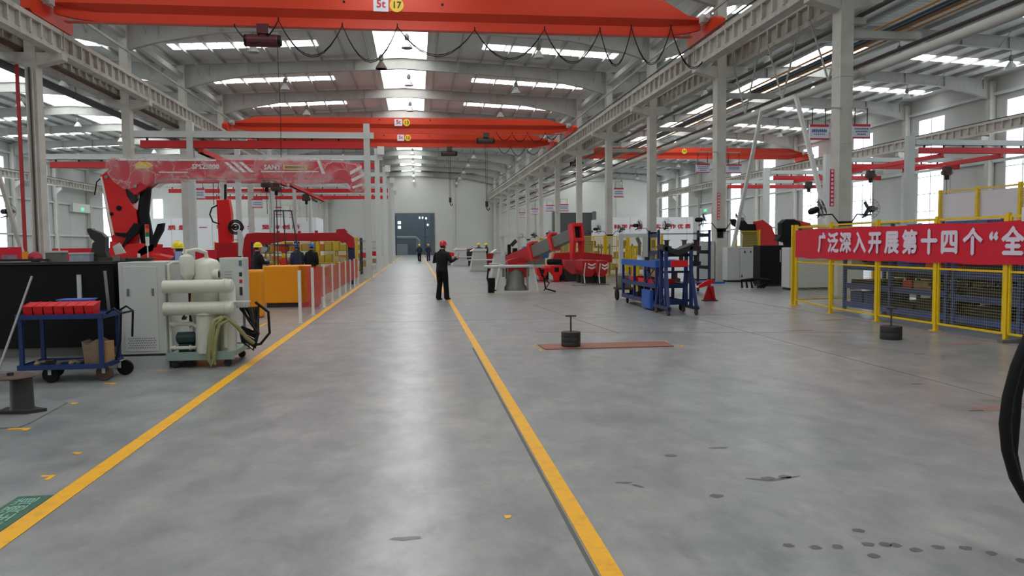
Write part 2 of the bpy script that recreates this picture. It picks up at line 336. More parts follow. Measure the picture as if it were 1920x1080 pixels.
# girts and pilasters on the side walls
k = 3
for side, X, s in (('right', XR, -1), ('left', XL, 1)):
    for z in (3.3, 7.25, 12.0):
        k += 1; g = MB(); g.cb((X + s * .16, (YB + YE) / 2, z), (.16, YE - YB, .2)); struct(g.build('trim_%d' % k, m_wpost))
    for y in FR:
        c = MB(); c.box(X + s * .05, X + s * .5, y - .22, y + .22, 0, 12.9)
        c.prism([(X + s * .5, 9.0), (X + s * 1.1, 9.05), (X + s * 1.1, 8.75), (X + s * .5, 8.2)], y - .2, y + .2)
        struct(c.build('wall_column', m_conc))
for X in (XL, -36, -22.5, XA + 0, -8, 6.2, XB, 20, 33.8):
    c = MB(); c.box(X - .1, X + .1, YE - .25, YE, 0, 13.2); struct(c.build('wall_column', m_wall))
# doors in the far wall with the yard machinery beyond
yd = thing('yard_machinery', 'grey dust collector pipes and frames beyond the far gateway', 'machinery', (0, YE + 4, 0))
b = MB(); b.box(-5, 4, 3.2, 3.4, 0, 8.6); b.build('backdrop_panel', M('yard_slate', (78, 90, 98), .8), yd)
b = MB(); b.tube([(-5, 0, 2.9), (-.2, 0, 2.9), (.2, 0, 2.5), (.2, 0, 0)], .35, 14); b.build('duct', M('duct_grey', (104, 114, 120), .6), yd)
b = MB(); b.box(-3.6, -1.6, 0, 1.5, 0, 1.9); b.build('housing', M('housing_grey', (120, 128, 134), .6), yd)
b = MB()
for x in (1.3, 2.3): b.box(x, x + .12, -.6, -.5, 0, 6.6)
for z in (1.5, 3, 4.5): b.box(1.3, 2.4, -.6, -.5, z, z + .1)
b.box(-3.6, -3.4, -.7, -.5, 0, 6.6); b.build('scaffold', M('scaffold_blue', (52, 66, 86), .7), yd)
b = MB()
for (x, z) in ((-2.9, 5.5), (-2.9, 4.7), (2.6, 5.6), (2.6, 5.0), (2.6, 4.5), (1.85, 5.1), (.5, 6.3), (1.0, 6.3), (1.6, 6.2)): b.cb((x, -.75, z), (.5 if x < 0 else .22, .05, .45 if x < 0 else .3))
b.build('pale_panel', m_pane, yd)
b = MB(); b.box(-3.9, 2.8, YE - .1, YE - .04, 6.75, 6.95); b.box(-4.05, -3.9, YE - .1, YE - .04, 0, 6.95); b.box(2.8, 2.95, YE - .1, YE - .04, 0, 6.95); b.box(2.25, 2.75, YE - .12, YE - .05, 0, 6.7)
struct(b.build('door_1', M('door_slate', (84, 92, 96), .6)))
b = MB(); b.box(23.3, 29.6, YE + .1, YE + .15, 0, 6.9); d = struct(b.build('door_2', M('dark_door_panel', (62, 66, 66), .6)))
b = MB(); b.box(22.7, 23.3, YE - .2, YE - .1, 0, 7.1); b.box(29.6, 30.2, YE - .2, YE - .1, 0, 7.1); b.build('door_frame', M('door_rail_grey', (84, 88, 88), .6), d)
b = MB(); b.box(XR + .2, XR + .22, DRY - 2, DRY + 2, 0, 5.6); d = struct(b.build('door_3', m_pane))
b = MB(); b.box(XR - .35, XR - .02, DRY - 2.3, DRY + 2.3, 5.6, 6.6); b.box(XR - .3, XR - .02, DRY - 2.3, DRY - 2, 0, 5.6); b.box(XR - .3, XR - .02, DRY + 2, DRY + 2.3, 0, 5.6); b.build('roller_box', m_lgrey, d)
b = MB(); b.box(XR - .42, XR - .36, DRY - .5, DRY + .5, 6.0, 6.4); b.build('exit_sign', m_grn, d)
b = MB(); b.box(XL - .12, XL - .06, DLY - 2.2, DLY + 2.2, 0, 6.3); d = struct(b.build('door_4', m_lgrey))
b = MB(); b.box(XL + .02, XL + .5, DLY - 2.6, DLY + 2.4, 6.3, 7.4); b.build('roller_box', m_white, d)
b = MB(); b.box(XL + .51, XL + .56, DLY - .4, DLY + .4, 6.5, 6.9); b.build('exit_sign', m_grn, d)
b = MB(); b.box(-41.2, -39.8, YE - .06, YE - .02, 1.5, 9.3); struct(b.build('window_40', m_pane))
# roof: two slopes per bay with the ridge strip left open for the skylight
wn = 50
for bay, (x0, xr, x1) in RIDGE.items():
    b = MB()
    for (a, c) in ((x0, xr - 1.6), (xr + 1.6, x1)):
        b.prism([(a, zr(a, xr)), (c, zr(c, xr)), (c, zr(c, xr) + .15), (a, zr(a, xr) + .15)], YB, YE + .3)
    struct(b.build('ceiling_' + bay, m_roof))
    ys_ = 45.5 if bay == 'right' else YB
    if bay == 'right':
        b = MB(); b.box(xr - 1.7, xr + 1.7, YB, ys_, 13.88, 13.98)
        y = YB
        while y < ys_: b.box(xr - 1.6, xr + 1.6, y, y + .09, 13.8, 13.88); y += .45
        struct(b.build('ceiling_ridge_panel', m_roof))
    b = MB(); b.prism([(xr - 1.65, 14.1), (xr, 14.25), (xr + 1.65, 14.1), (xr + 1.65, 14.13), (xr, 14.28), (xr - 1.65, 14.13)], ys_, YE)
    wn += 1; w_ = struct(b.build('window_%d' % wn, m_sky))
    b = MB()
    y = YB
    while y < YE: b.cb((xr, y, 14.0), (3.2, .06, .1)); y += SP / 2
    b.cb((xr - 1.6, (YB + YE) / 2, 13.9), (.06, YE - YB, .22)); b.cb((xr + 1.6, (YB + YE) / 2, 13.9), (.06, YE - YB, .22)); b.build('window_frame', m_wpost, w_)
    for s in (-1, 1):
        for i, Y in enumerate(FR):
            b = MB(); xa = xr + s * 4.9; xb = xr + s * 13.3
            p = MB()
            nP = 6
            for q in range(nP):
                u0 = xa + (xb - xa) * (q + .03) / nP; u1 = xa + (xb - xa) * (q + .97) / nP
                lo, hi = sorted((u0, u1)); z_lo, z_hi = zr(lo, xr) - .02, zr(hi, xr) - .02
                p.hexa([(lo, Y - 4.05, z_lo), (hi, Y - 4.05, z_hi), (hi, Y - 2.8, z_hi), (lo, Y - 2.8, z_lo), (lo, Y - 4.05, z_lo + .015), (hi, Y - 4.05, z_hi + .015), (hi, Y - 2.8, z_hi + .015), (lo, Y - 2.8, z_lo + .015)])
            wn += 1; struct(p.build('window_%d' % wn, m_sky))
    # purlins
    k0 = 0
    for s in (-1, 1):
        for q in range(9):
            x = xr + s * (2.1 + 1.5 * q)
            if not x0 + .2 < x < x1 - .2: continue
            k += 1; b = MB(); z = zr(x, xr); b.box(x - .03, x + .03, YB, YE, z - .2, z - .01); struct(b.build('trim_%d' % k, m_steel))
    # tapered roof beams with haunches, stiffeners and knee braces
    for i, Y in enumerate(FR[1:]):
        top = [(x0 + .2, zr(x0, xr) - .22), (xr, zr(xr, xr) - .22), (x1 - .2, zr(x1, xr) - .22)]
        bot = [(x1 - .2, 11.6), (x1 - 1.6, 12.0), (x1 - 4.5, 12.55), (xr, 13.05), (x0 + 4.5, 12.55), (x0 + 1.6, 12.0), (x0 + .2, 11.6)]
        b = MB(); b.prism(top + bot, Y - .012, Y + .012)
        fl = list(reversed(bot))
        for (a, c) in zip(fl, fl[1:]): b.bar((a[0], Y, a[1]), (c[0], Y, c[1]), .26, .025)
        for (a, c) in zip(top, top[1:]): b.bar((a[0], Y, a[1]), (c[0], Y, c[1]), .26, .03)
        for s in (-1, 1):
            for q in range(1, 9, 2):
                x = xr + s * (2.1 + 1.5 * q)
                zb = 13.05 - .0526 * abs(x - xr)
                b.bar((x, Y - .9, zr(x, xr) - .2), (x, Y, zb + .02), .04)
                b.box(x + .6, x + .62, Y - .12, Y + .12, zb, zr(x, xr) - .25)
        struct(b.build('roof_beam', m_steel))
# crane-runway columns
for X, row in ((XB, 'right'), (XA, 'left')):
    for i, Y in enumerate(FR):
        b = MB(); b.box(X - .2, X + .2, Y - .25, Y + .25, 0, 12.95)
        for s in (-1, 1):
            b.prism([(X + s * .2, 9.08), (X + s * 1.15, 9.08), (X + s * 1.15, 8.84), (X + s * .2, 8.58)], Y - .22, Y + .22)
        b.box(X - .21, X + .21, Y - .26, Y + .26, 4.6, 4.63); b.box(X - .21, X + .21, Y - .26, Y + .26, 6.6, 6.63)
        struct(b.build('crane_column', m_conc))
# concrete runway girders, each span its own, with ribs under the top flange
for X, row in ((XB - .85, 'a'), (XB + .85, 'b'), (XA + .85, 'c'), (XA - .85, 'd'), (XR - 1.1, 'e'), (XL + 1.1, 'f')):
    for a, c in zip([YB + .1] + FR, FR + [YE - .4]):
        b = MB(); b.box(X - .28, X + .28, a + .02, c - .02, 9.75, 9.92); b.box(X - .12, X + .12, a + .02, c - .02, 9.1, 9.75); b.box(X - .2, X + .2, a + .02, c - .02, 9.08, 9.25)
        nn = max(2, int((c - a) / .75))
        for q in range(nn + 1):
            y = a + .1 + (c - a - .2) * q / nn; b.box(X - .26, X + .26, y - .05, y + .05, 9.25, 9.75)
        struct(b.build('crane_beam', m_girder))
    b = MB(); b.box(X - .05, X + .05, YB + .1, YE - .4, 9.92, 10.04); r_ = struct(b.build('crane_rail_trim', m_dark))
# longitudinal eave gutters / tie beams high between the columns
for X in (XB, XA):
    b = MB(); b.cb((X - .5 if X > 0 else X + .5, 57, 11.3), (.08, YE - YB - 4, .1)); b.cb((X, 57, 12.3), (.3, YE - YB - 4, .3)); k += 1; struct(b.build('trim_%d' % k, m_steel))
# ------------------------------------------------------------------ overhead bridge cranes
def catenary(mb, a, b_, sag, r, n=10):
    a = Vector(a); b_ = Vector(b_); mb.tube([a.lerp(b_, t / n) - Vector((0, 0, sag * 4 * (t / n) * (1 - t / n))) for t in range(n + 1)], r, 6); return mb
def bridge_crane(Y, xa, xb, label, zb=10.16, mark=None, hoists=(), fest=(), size='5t', H=1.1):
    xm = (xa + xb) / 2; hs = min(H - .24, .98)
    t = thing('bridge_crane', label, 'overhead crane', (xm, Y, zb - .12))
    L = (xb - xa) / 2; g = MB()
    def ring(x, top, wid, bot=0): return [(x, -wid, top + .12), (x, -wid, min(.62, top) + .12), (x, -.11, .34 + .12 + bot), (x, -.11, .12 + bot), (x, .11, .12 + bot), (x, .11, .34 + .12 + bot), (x, wid, min(.62, top) + .12), (x, wid, top + .12)]
    rs = [ring(-L + .25, .66, .3, .28), ring(-L + .9, .8, .32, .12), ring(-L + 1.9, H - .02, .33), ring(0, H, .33), ring(L - 1.9, H - .02, .33), ring(L - .9, .8, .32, .12), ring(L - .25, .66, .3, .28)]
    g.add([p for r in rs for p in r], [(i * 8 + j, i * 8 + (j + 1) % 8, i * 8 + 8 + (j + 1) % 8, i * 8 + 8 + j) for i in range(6) for j in range(8)] + [tuple(range(8)), tuple(48 + j for j in range(7, -1, -1))])
    g.box(-L + .6, L - .6, -.16, .16, .10, .125)
    g.build('girder', m_orange, t)
    for s in (-1, 1):
        c = MB(); c.prism([(-1.7, .1), (-1.5, .0), (1.5, .0), (1.7, .1), (1.7, .42), (1.3, .62), (-1.3, .62), (-1.7, .42)], s * L - .16, s * L + .16, 'yz')
        e = c.build('end_carriage', m_orange, t)
        for yy in (-1.35, 1.35):
            q = MB(); q.lathe((s * L, yy, .08), [(.1, -.06), (.16, -.05), (.16, .05), (.1, .06)], 14, 'x'); q.build('wheel', m_dark, e)
        m_ = MB(); m_.box(s * L - .15 - s * .3, s * L + .15 - s * .3, -.75, -.45, .55, .85); m_.lathe((s * L - s * .3, -.9, .7), [(.1, -.15), (.12, 0), (.1, .2)], 12, 'y'); m_.build('drive_motor', m_lgrey, t)
    for x in (-1.9, 1.9):
        q = MB(); q.lathe((x - .0, -.335, 1.05), [(.05, -.01), (.05, .01)], 12, 'y'); q.build('bolt_hole', m_black, t)
    if mark:
        if size:
            q = MB(); q.box(-.78, -.2, -.345, -.331, hs - .26, hs + .26); p_ = q.build('load_plate', m_signw, t)
            text(size, .42, m_sred, 'load_text', p_, (-.49, -.35, hs + .02), (1, 0, 0), (0, 0, 1), .003, .012)
        q = MB(); q.lathe((.12, -.338, hs), [(.27, -.008), (.27, .008)], 24, 'y'); p_ = q.build('number_disc', m_fy, t)
        text(mark, .36, m_dark, 'number_text', p_, (.12, -.35, hs - .01), (1, 0, 0), (0, 0, 1), .003, .008)
    for (hx, hz, big) in hoists:
        h = MB(); x = hx - xm
        h.box(x - .22, x + .22, -.28, .28, -.2, .16); h.lathe((x - .05, 0, -.42), [(.2, -.62), (.24, -.55), (.24, .55), (.2, .62)], 16, 'x'); h.box(x - .12, x + .12, -.2, .2, -.35, -.1)
        o = h.build('hoist', m_rust if not big else M('hoist_maroon', (86, 34, 40), .45), t)
        for s in (-1, 1):
            q = MB(); q.lathe((x - .05 + s * .62, 0, -.42), [(.22, -.06), (.24, 0), (.17, .1)], 14, 'x'); q.build('motor_cap', m_blackp, o)
        if hz is not None:
            q = MB(); z = hz - zb + .12
            for dx in (-.07, .07): q.tube([(x + dx, 0, -.6), (x + dx * .6, 0, z + .5)], .018, 6)
            q.build('wire_rope', m_dark, o)
            q = MB(); q.cb((x, 0, z + .38), (.22, .14, .42)); q.tube([(x, 0, z + .18), (x, 0, z), (x + .1, 0, z - .12), (x + .2, 0, z - .02), (x + .17, 0, z + .08)], .04, 8); q.build('hook', m_dark, o)
        if big:
            q = MB(); q.tube([(x + .5, -.05, -.55), (x + .55, 0, -3.4), (x + .5, 0, -6.4)], .012, 5); q.build('pendant_cord', m_black, o)
    for a, c in zip(fest, fest[1:]):
        if c is None or a is None: continue
        q = MB(); d = c[0] - a[0]; sag = a[2] if len(a) > 2 else d * .45
        for k_ in (0, .06): catenary(q, (a[0] - xm, -.2, a[1] - zb + .12), (c[0] - xm, -.2, c[1] - zb + .12), sag - k_, .017)
        q.cb((a[0] - xm, -.2, a[1] - zb + .17), (.04, .05, .12)); q.build('festoon_cable', m_black, t)
    return t
fx = [(-6.786,10.077),(-5.153,10.36),(-2.739,10.219),(-0.623,10.231),(2.419,10.183),(5.236,10.273),(7.518,10.308),(8.831,10.426),(10.497,10.468),(12.144,9.641)]
fs = [.75, 1.3, 1.4, 1.1, 1.2, 1.35, 1.5, 1.5, 1.2, 1]
fest1 = [(x, z, s) for (x, z), s in zip(fx, fs)]
bridge_crane(30.8, XA + .85, XB - .85, 'nearest orange overhead bridge crane, marked 17, spanning the middle bay', mark='17', H=1.38, hoists=[(-5.75, None, 1)], fest=fest1)
bridge_crane(58.6, XA + .85, XB - .85, 'orange bridge crane marked 13, halfway down the middle bay', mark='13', hoists=[(5.4, 4.4, 0)], fest=[(6.2, 10.2, .6), (7.4, 10.2, .7), (8.6, 10.2, .7), (10, 10.2, .5), (11, 10.2)])
bridge_crane(66.8, XA + .85, XB - .85, 'orange bridge crane just behind crane 13 in the middle bay', mark='12', hoists=[(2.95, 5.2, 0)], fest=[(7.2, 10.2, .6), (8.3, 10.2, .8), (9.6, 10.2, .7), (11, 10.2)])
bridge_crane(75.0, XB + .85, XR - 1.1, 'orange bridge crane with a yellow disc marked 10, in the window-side bay', mark='10', size=None, hoists=[(16, None, 0)])
# ------------------------------------------------------------------ pipes along the right column row
def along(name, label, cat, X, z, r, mat, y0=YB + 1, y1=YE - 1, group=None):
    b = MB(); b.tube([(X, y0, z), (X, (y0 + y1) / 2, z), (X, y1, z)], r, 10); return tag(b.build(name, mat, None, True), label, cat, group)
along('pipe', 'dark pipe highest on the outer side of the crane columns', 'pipe', 13.45, 8.46, .07, m_pipeD)
along('pipe', 'dark brown pipe below the coloured pipe bundle', 'pipe', 14.9, 7.55, .06, m_pipeD)
for (dx, z, r, m_, c) in ((0, 8.12, .035, m_pipeY, 'thin yellow pipe at the inner edge of the coloured bundle'), (.28, 8.1, .05, m_pipeB, 'blue-grey pipe inside the coloured bundle'), (.5, 8.1, .045, m_pipeB, 'second blue-grey pipe beside the thick yellow one in the bundle'),
                          (.72, 8.12, .06, m_pipeY, 'thickest yellow pipe of the coloured bundle'), (1.0, 8.08, .03, m_pipeY, 'thin yellow pipe at the outer edge of the coloured bundle')):
    along('pipe', c, 'pipe', 14.1 + dx, z, r, m_, group='coloured pipe bundle')
for Y in FR:
    b = MB(); b.box(XB + .2, XB + 2.5, Y - .1, Y + .1, 7.78, 8.0); b.box(XB + .2, XB + .7, Y - .09, Y + .09, 8.2, 8.4); struct(b.build('pipe_bracket_trim', m_steel))
along('tie_beam', 'beige tie beam low along the outer side of the right crane columns', 'beam', 13.52, 6.75, .13, m_conc)
along('cable', 'dark green cable lying on the right crane girder', 'cable', 11.75, 10.0, .035, M('cable_green', (44, 62, 58), .5))
along('pipe', 'insulated grey pipe hung under the left crane girder', 'pipe', -15.3, 8.58, .16, m_pipeK)
along('pipe', 'rusty flat duct with yellowed edge under the left crane girder', 'pipe', -14.8, 9.21, .12, M('duct_brown', (92, 72, 58), .7))
# hangers and portal bracing between the columns
for X, y0, nm in ((XB, 21.9, 'right'), (XA, 21.9, 'left')):
    b = MB(); ya, yb = y0, y0 + SP; xm = X + .45
    for q in range(3):
        yc = ya + SP * (q + .5) / 3
        for d in (-1, 1): b.bar((xm, yc + d * 1.2, 9.1), (xm, yc, 6.85), .05)
    if X > 0: tag(b.build('hanger_rods', m_steel), 'thin V-shaped hanger rods under the %s crane girder beside its nearest full span' % nm, 'bracing')
    b = MB(); X += .29 if X > 0 else -.29
    b.bar((X, ya + .3, .4), (X, ya + SP * .36, 6.7), .12); b.bar((X, yb - .3, .4), (X, yb - SP * .36, 6.7), .12); b.bar((X, ya + SP * .36, 6.7), (X, yb - SP * .36, 6.7), .14)
    tag(b.build('portal_brace', m_white if X > 0 else m_conc), 'pale leaning portal brace between the two nearest %s crane columns' % nm, 'bracing')
# ------------------------------------------------------------------ high-bay lamps
def lamp(loc, label, group, L=.9, mat=None):
    t = thing('high_bay_lamp', label, 'lamp', loc, 0, group)
    b = MB(); b.tube([(0, 0, .3), (0, 0, .55 + L)], .012, 6); b.build('stem', m_dark, t)
    b = MB(); b.lathe((0, 0, .25), [(.07, 0), (.12, .05), (.13, .22), (.06, .34)], 14); b.build('gear_housing', m_gsteel, t, True)
    b = MB(); b.lathe((0, 0, 0), [(.30, -.16), (.27, -.06), (.16, .12), (.07, .26), (.05, .26), (.14, .1), (.25, -.07), (.285, -.16)], 18); b.build('reflector', mat or m_lgrey, t, True)
    return t
protos = {}
for bay, (x0, xr, x1) in RIDGE.items():
    for dx, row in ((-7.4, 'left-hand'), (.4, 'ridge'), (7.4, 'right-hand')):
        for i, Y in enumerate(FR[5:]):
            zt = 13.03 - .0552 * abs(dx)
            loc = (xr + dx, Y, zt - .87); g = 'high-bay lamps of the %s row in the %s bay' % (row, bay)
            lb = 'bell-shaped high-bay lamp in the %s row of the %s bay, %s from the front' % (row, {'left': 'door-side', 'middle': 'middle', 'right': 'window-side'}[bay], ordn(i))
            if 'p' not in protos:
                protos['p'] = lamp(loc, lb, g, .3)
            else:
                c = copy_tree(protos['p'], loc, 0, lb); c['group'] = g
lamp((-1.7, 40.76, 11.04), 'small red-brown lamp hanging beside the first ridge lamp', None, 1.36, m_rust)
# ------------------------------------------------------------------ white light-crane frames with red rails
def kbk(xp, xe, Y, zt, label, group, zb=None, step=1.3, post2=None, flip=1, w=.3):
    t = thing('gantry_frame', label, 'gantry frame', (xp, Y, 0), 0, group); zb = zb or zt - .6
    ps = [0] + ([post2 - xp] if post2 is not None else [])
    for px in ps:
        b = MB(); b.box(px - w / 2, px + w / 2, -w / 2, w / 2, .03, zt); b.box(px - w * .9, px + w * .9, -w * .9, w * .9, 0, .03)
        p = b.build('post', m_wpost, t)
    b = MB(); lo, hi = sorted((0 + .35 * flip, xe - xp)); b.box(lo, hi, -.11, .11, zb, zb + .32); b.box(lo, hi, -.16, .16, zb, zb + .03); b.build('crossbeam', m_wpost, t)
    b = MB(); x = lo + .6
    while x < hi - .2: b.cb((x, 0, zb - .08), (.08, .1, .16)); x += step
    b.build('rail_hanger', m_dark, t)['kind'] = 'stuff'
    b = MB(); b.box(lo + .3, hi - .2, -.1, .1, zb - .5, zb - .14); b.box(lo + .3, hi - .2, -.14, .14, zb - .5, zb - .45); b.build('running_rail', m_kred, t)
    return t
for i, Y in enumerate((39.0, 48.8, 60.0, 70.6, 80.5)):
    kbk(-2.42, -22 if i else -13.5, Y, 7.75, '%s white gantry frame with a red rail, counted down the walkway from the barrier' % ordn(i), 'white gantry frames along the walkway', post2=-10.9, zb=7.0)
for i, Y in enumerate((48.8, 60.0, 70.6, 80.5)):
    b = MB(); b.box(-2.42 + .05, -1.95, Y - .35, Y - .18, 7.35, 7.85); tag(b.build('control_box', m_white), '%s small white box on top of the walkway gantry posts' % ordn(i), 'box', 'white boxes on the gantry posts')
for i, Y in enumerate((43.2, 52.6, 62.3, 72.0)):
    kbk(29.9, 40.6, Y, 8.0, '%s white gantry frame with a red rail in the window-side bay' % ordn(i), 'white gantry frames by the windows', zb=7.45, flip=1, w=.42)
def kbk_bridge(X, y0, y1, z, label, hoists):
    t = thing('light_crane_bridge', label, 'light crane', (X, y0, z))
    b = MB(); b.box(-.09, .09, 0, y1 - y0, 0, .26); b.box(-.15, .15, 0, y1 - y0, 0, .05); b.build('bridge_rail', m_kred, t)
    for yy in hoists:
        yy -= y0
        b = MB(); b.cb((0, yy, -.2), (.5, .3, .3)); b.lathe((0, yy, -.45), [(.16, -.35), (.2, -.2), (.2, .2), (.14, .35)], 12, 'x'); h = b.build('hoist', m_rust, t)
        b = MB(); b.tube([(0, yy, -.6), (0, yy, -2.4)], .02, 6); b.tube([(.25, yy, -.5), (.25, yy, -3.3)], .012, 5); b.build('chain', m_dark, h)
        b = MB(); b.cb((0, yy, -.75), (.2, .2, .35)); b.build('chain_bucket', m_blackp, h)
    return t
kbk_bridge(-9.9, 48.7, 60.1, 6.24, 'red light-crane bridge with hoists between the second and third walkway gantries', [52.5, 56])
kbk_bridge(-9.5, 59.9, 80.6, 6.24, 'long red light-crane bridge with one hoist further down the walkway gantries', [68])
kbk_bridge(-10.4, 38.9, 48.9, 6.24, 'red light-crane bridge between the first and second walkway gantries', [41])
kbk_bridge(32.0, 43.1, 52.7, 6.69, 'long red light-crane bridge nearest the windows', [50.5])
kbk_bridge(32.5, 52.5, 62.4, 6.69, 'second red light-crane bridge along the window side', [60])
kbk_bridge(36.0, 43.1, 52.7, 6.69, 'short red light-crane bridge close under the side windows', [48])
# ------------------------------------------------------------------ hanging signboards
def sign(p, w, h, label, rows=((.68, .5, .14),), txt=None, group='hanging workshop signboards'):
    t = thing('signboard', label, 'signboard', p, 0, group)
    b = MB(); b.box(-w / 2, w / 2, -.03, .03, 0, h); b.build('board', m_signw, t)
    b = MB(); b.box(-w / 2, w / 2, -.035, -.031, h * .84, h); b.build('top_band', m_sred, t); b = MB(); b.box(-w / 2, w / 2, -.035, -.031, 0, h * .1); b.build('bottom_band', m_sred, t)
    b = MB()
    for (zz, ww, hh) in rows:
        nn = max(4, int(ww * 10)); rnd = random.Random(int(p[0] * 10 + zz * 100))
        for q in range(nn):
            x0 = -w * ww / 2 + w * ww * q / nn; b.box(x0 + .01, x0 + w * ww / nn - .015 * w, -.037, -.031, h * (zz - hh / 2), h * (zz + hh / 2 * rnd.uniform(.6, 1)))
    l_ = b.build('lettering', m_blue_t, t)
    for s in (-1, 1):
        b = MB(); b.tube([(s * w * .35, 0, h), (s * w * .35, 0, h + .5)], .015, 6); b.build('hanger', m_dark, t)
    xc = XB if p[0] > 0 else XA; sd = 1 if p[0] > xc else -1; ex = xc - p[0] + sd * .19
    b = MB(); b.bar((ex, 0, h + .5), (sd * w * .4, 0, h + .5), .04); b.bar((ex, 0, h + .5), (ex, .2, h + .5), .04); b.build('arm', m_steel, t)
    return t
def sgn(px, Y, w, h, label, rows):
    return sign((px[0], Y, px[1]), w, h, label, rows)
A = [(12,4.69)][0]; sgn(A, 21.6, .6, .45, 'white signboard with one bold line, left of the nearest right column', ((.6, .8, .22), (.36, .6, .06)))
A = [(13.35,4.732)][0]; sgn(A, 21.6, .57, .43, 'white signboard with three text lines, right of the nearest right column', ((.68, .8, .1), (.5, .7, .1), (.3, .5, .1)))
A = [(12.048,4.592)][0]; sgn(A, 31.03, .6, .38, 'signboard left of the second right column', ((.68, .8, .1), (.5, .7, .1), (.3, .5, .1)))
A = [(13.416,4.572)][0]; sgn(A, 31.03, .68, .38, 'signboard right of the second right column, behind the leaning brace', ((.68, .7, .1), (.5, .7, .1)))
A = [(16.049,5.318)][0]; sgn(A, 59.3, .8, .75, 'signboard high beside the fourth right column', ((.6, .8, .1), (.4, .8, .1)))
for i, (x, y, Y, w_, lb) in enumerate(((1033, 396, 87.6, 1.0, 'pink-banded signboard between far right columns, larger'), (1058, 396, 78.2, 1.0, 'pink-banded signboard just right of the larger far one'), (1003, 402, 97.05, 1.0, 'pink-banded signboard by the seventh right column'), (980, 408, 106.5, 1.0, 'small signboard left of the far right signboards'))):
    g_ = {'Y87': [(15.48,5.449)], 'Y78': [(15.289,5.05)], 'Y97': [(15.162,5.484)], 'Y106': [(14.818,5.4)]}['Y%d' % int(Y)][0]; sgn(g_, Y, w_, .75, lb, ((.6, .8, .1), (.4, .8, .1)))
for (g_, Y, lb) in (([(-13.583,4.664)][0], 49.9, 'signboard beside the white gantry post on the door side'), ([(-11.884,4.581)][0], 59.3, 'pink-banded signboard behind the small upright boom'), ([(-12.12,4.435)][0], 68.75, 'pink-banded signboard above the far white room, left one'), ([(-12.24,4.544)][0], 78.2, 'pink-banded signboard above the far white room, right one')):
    sgn(g_, Y, .8, .7, lb, ((.6, .8, .1), (.4, .8, .1)))
def vbanner(x, Y, z0, z1, label, w=.2):
    t = thing('vertical_banner', label, 'banner', (x, Y, z0)); b = MB(); b.box(-w / 2, w / 2, -.01, .01, 0, z1 - z0); b.build('cloth', m_cloth, t)
    b = MB(); n_ = 9
    for q in range(n_): b.cb((0, -.013, (z1 - z0) * (q + .5) / n_), (w * .55, .006, (z1 - z0) / n_ * .6))
    b.build('lettering', m_ban_t, t)
A = [(12.456,2.699),(12.439,3.818)]; vbanner(A[0][0], 21.62, A[0][1], A[1][1], 'narrow red vertical banner on the nearest right column', .13)
A = [(12.505,2.611),(12.499,3.739)]; vbanner(12.78, 31.07, A[0][1], A[1][1], 'narrow red vertical banner on the second right column', .1)
b = MB(); b.box(-14.9, -14.8, 31.0, 31.1, 0, 8.6); tag(b.build('drain_pipe', m_dred), 'dark red upright pipe on the nearest left column', 'pipe')
# fans on the columns
def fan(p, rz, label):
    t = thing('wall_fan', label, 'fan', p, rz, 'black wall fans on the columns')
    b = MB(); b.tube([(-.25, .05, -.25), (-.12, 0, -.2), (0, 0, -.18), (.02, 0, 0)], .022, 8); b.build('bracket', m_black, t)
    b = MB(); b.lathe((0, 0, 0), [(.05, -.05), (.1, 0), (.1, .2), (.06, .28)], 14, 'y'); b.build('motor', m_blackp, t, True)
    b = MB(); b.lathe((0, -.12, 0), [(.05, -.03), (.05, .04)], 12, 'y'); b.build('hub', m_dark, t)
    for a in (0, 2.1, 4.2):
        b = MB(); b.bar((0, -.12, 0), (.26 * math.cos(a), -.1, .26 * math.sin(a)), .015, .11, up=(-math.sin(a), .5, math.cos(a))); b.build('blade', m_gsteel, t)
    b = MB()
    for q in range(18):
        a = 2 * math.pi * q / 18; b.tube([(.05 * math.cos(a), -.2, .05 * math.sin(a)), (.24 * math.cos(a), -.19, .24 * math.sin(a)), (.31 * math.cos(a), -.08, .31 * math.sin(a)), (.2 * math.cos(a), .02, .2 * math.sin(a))], .0035, 4)
    for r_, y in ((.31, -.08), (.2, -.2), (.12, -.205)): b.tube([(r_ * math.cos(a / 12 * math.pi), y, r_ * math.sin(a / 12 * math.pi)) for a in range(25)], .005, 5)
    b.build('guard', m_dark, t); t.rotation_euler[0] = -.35
    return t
P_ = None
for i in range(8):
    Y = Y1 + SP * i
    for s in (-1, 1):
        lb = 'black wall fan on the %s side of the %s right column' % ('walkway' if s < 0 else 'window', ['nearest', 'second', 'third', 'fourth', 'fifth', 'sixth', 'seventh', 'eighth'][i])
        p = (XB + s * .85, Y - .2, 2.62); rz = (.9 if s < 0 else -.9) + math.pi * 0
        if P_ is None: P_ = fan(p, rz, lb)
        else: c = copy_tree(P_, p, rz, lb)
    b = MB(); b.tube([(XB - .9, Y - .2, 2.44), (XB - .4, Y - .24, 2.46), (XB - .2, Y - .27, 2.2)], .02, 6); b.tube([(XB + .9, Y - .2, 2.44), (XB + .4, Y - .24, 2.46), (XB + .2, Y - .27, 2.2)], .02, 6); b.box(XB - .2, XB + .2, Y - .3, Y - .25, 2.1, 2.25)
    tag(b.build('fan_bracket', m_black), 'black two-armed fan bracket clamped round the %s right column' % ['nearest', 'second', 'third', 'fourth', 'fifth', 'sixth', 'seventh', 'eighth'][i], 'bracket', 'fan brackets on the right columns')
copy_tree(P_, (-15.5, 31.2, 3.1), 1.2, 'black wall fan beside the nearest left column')
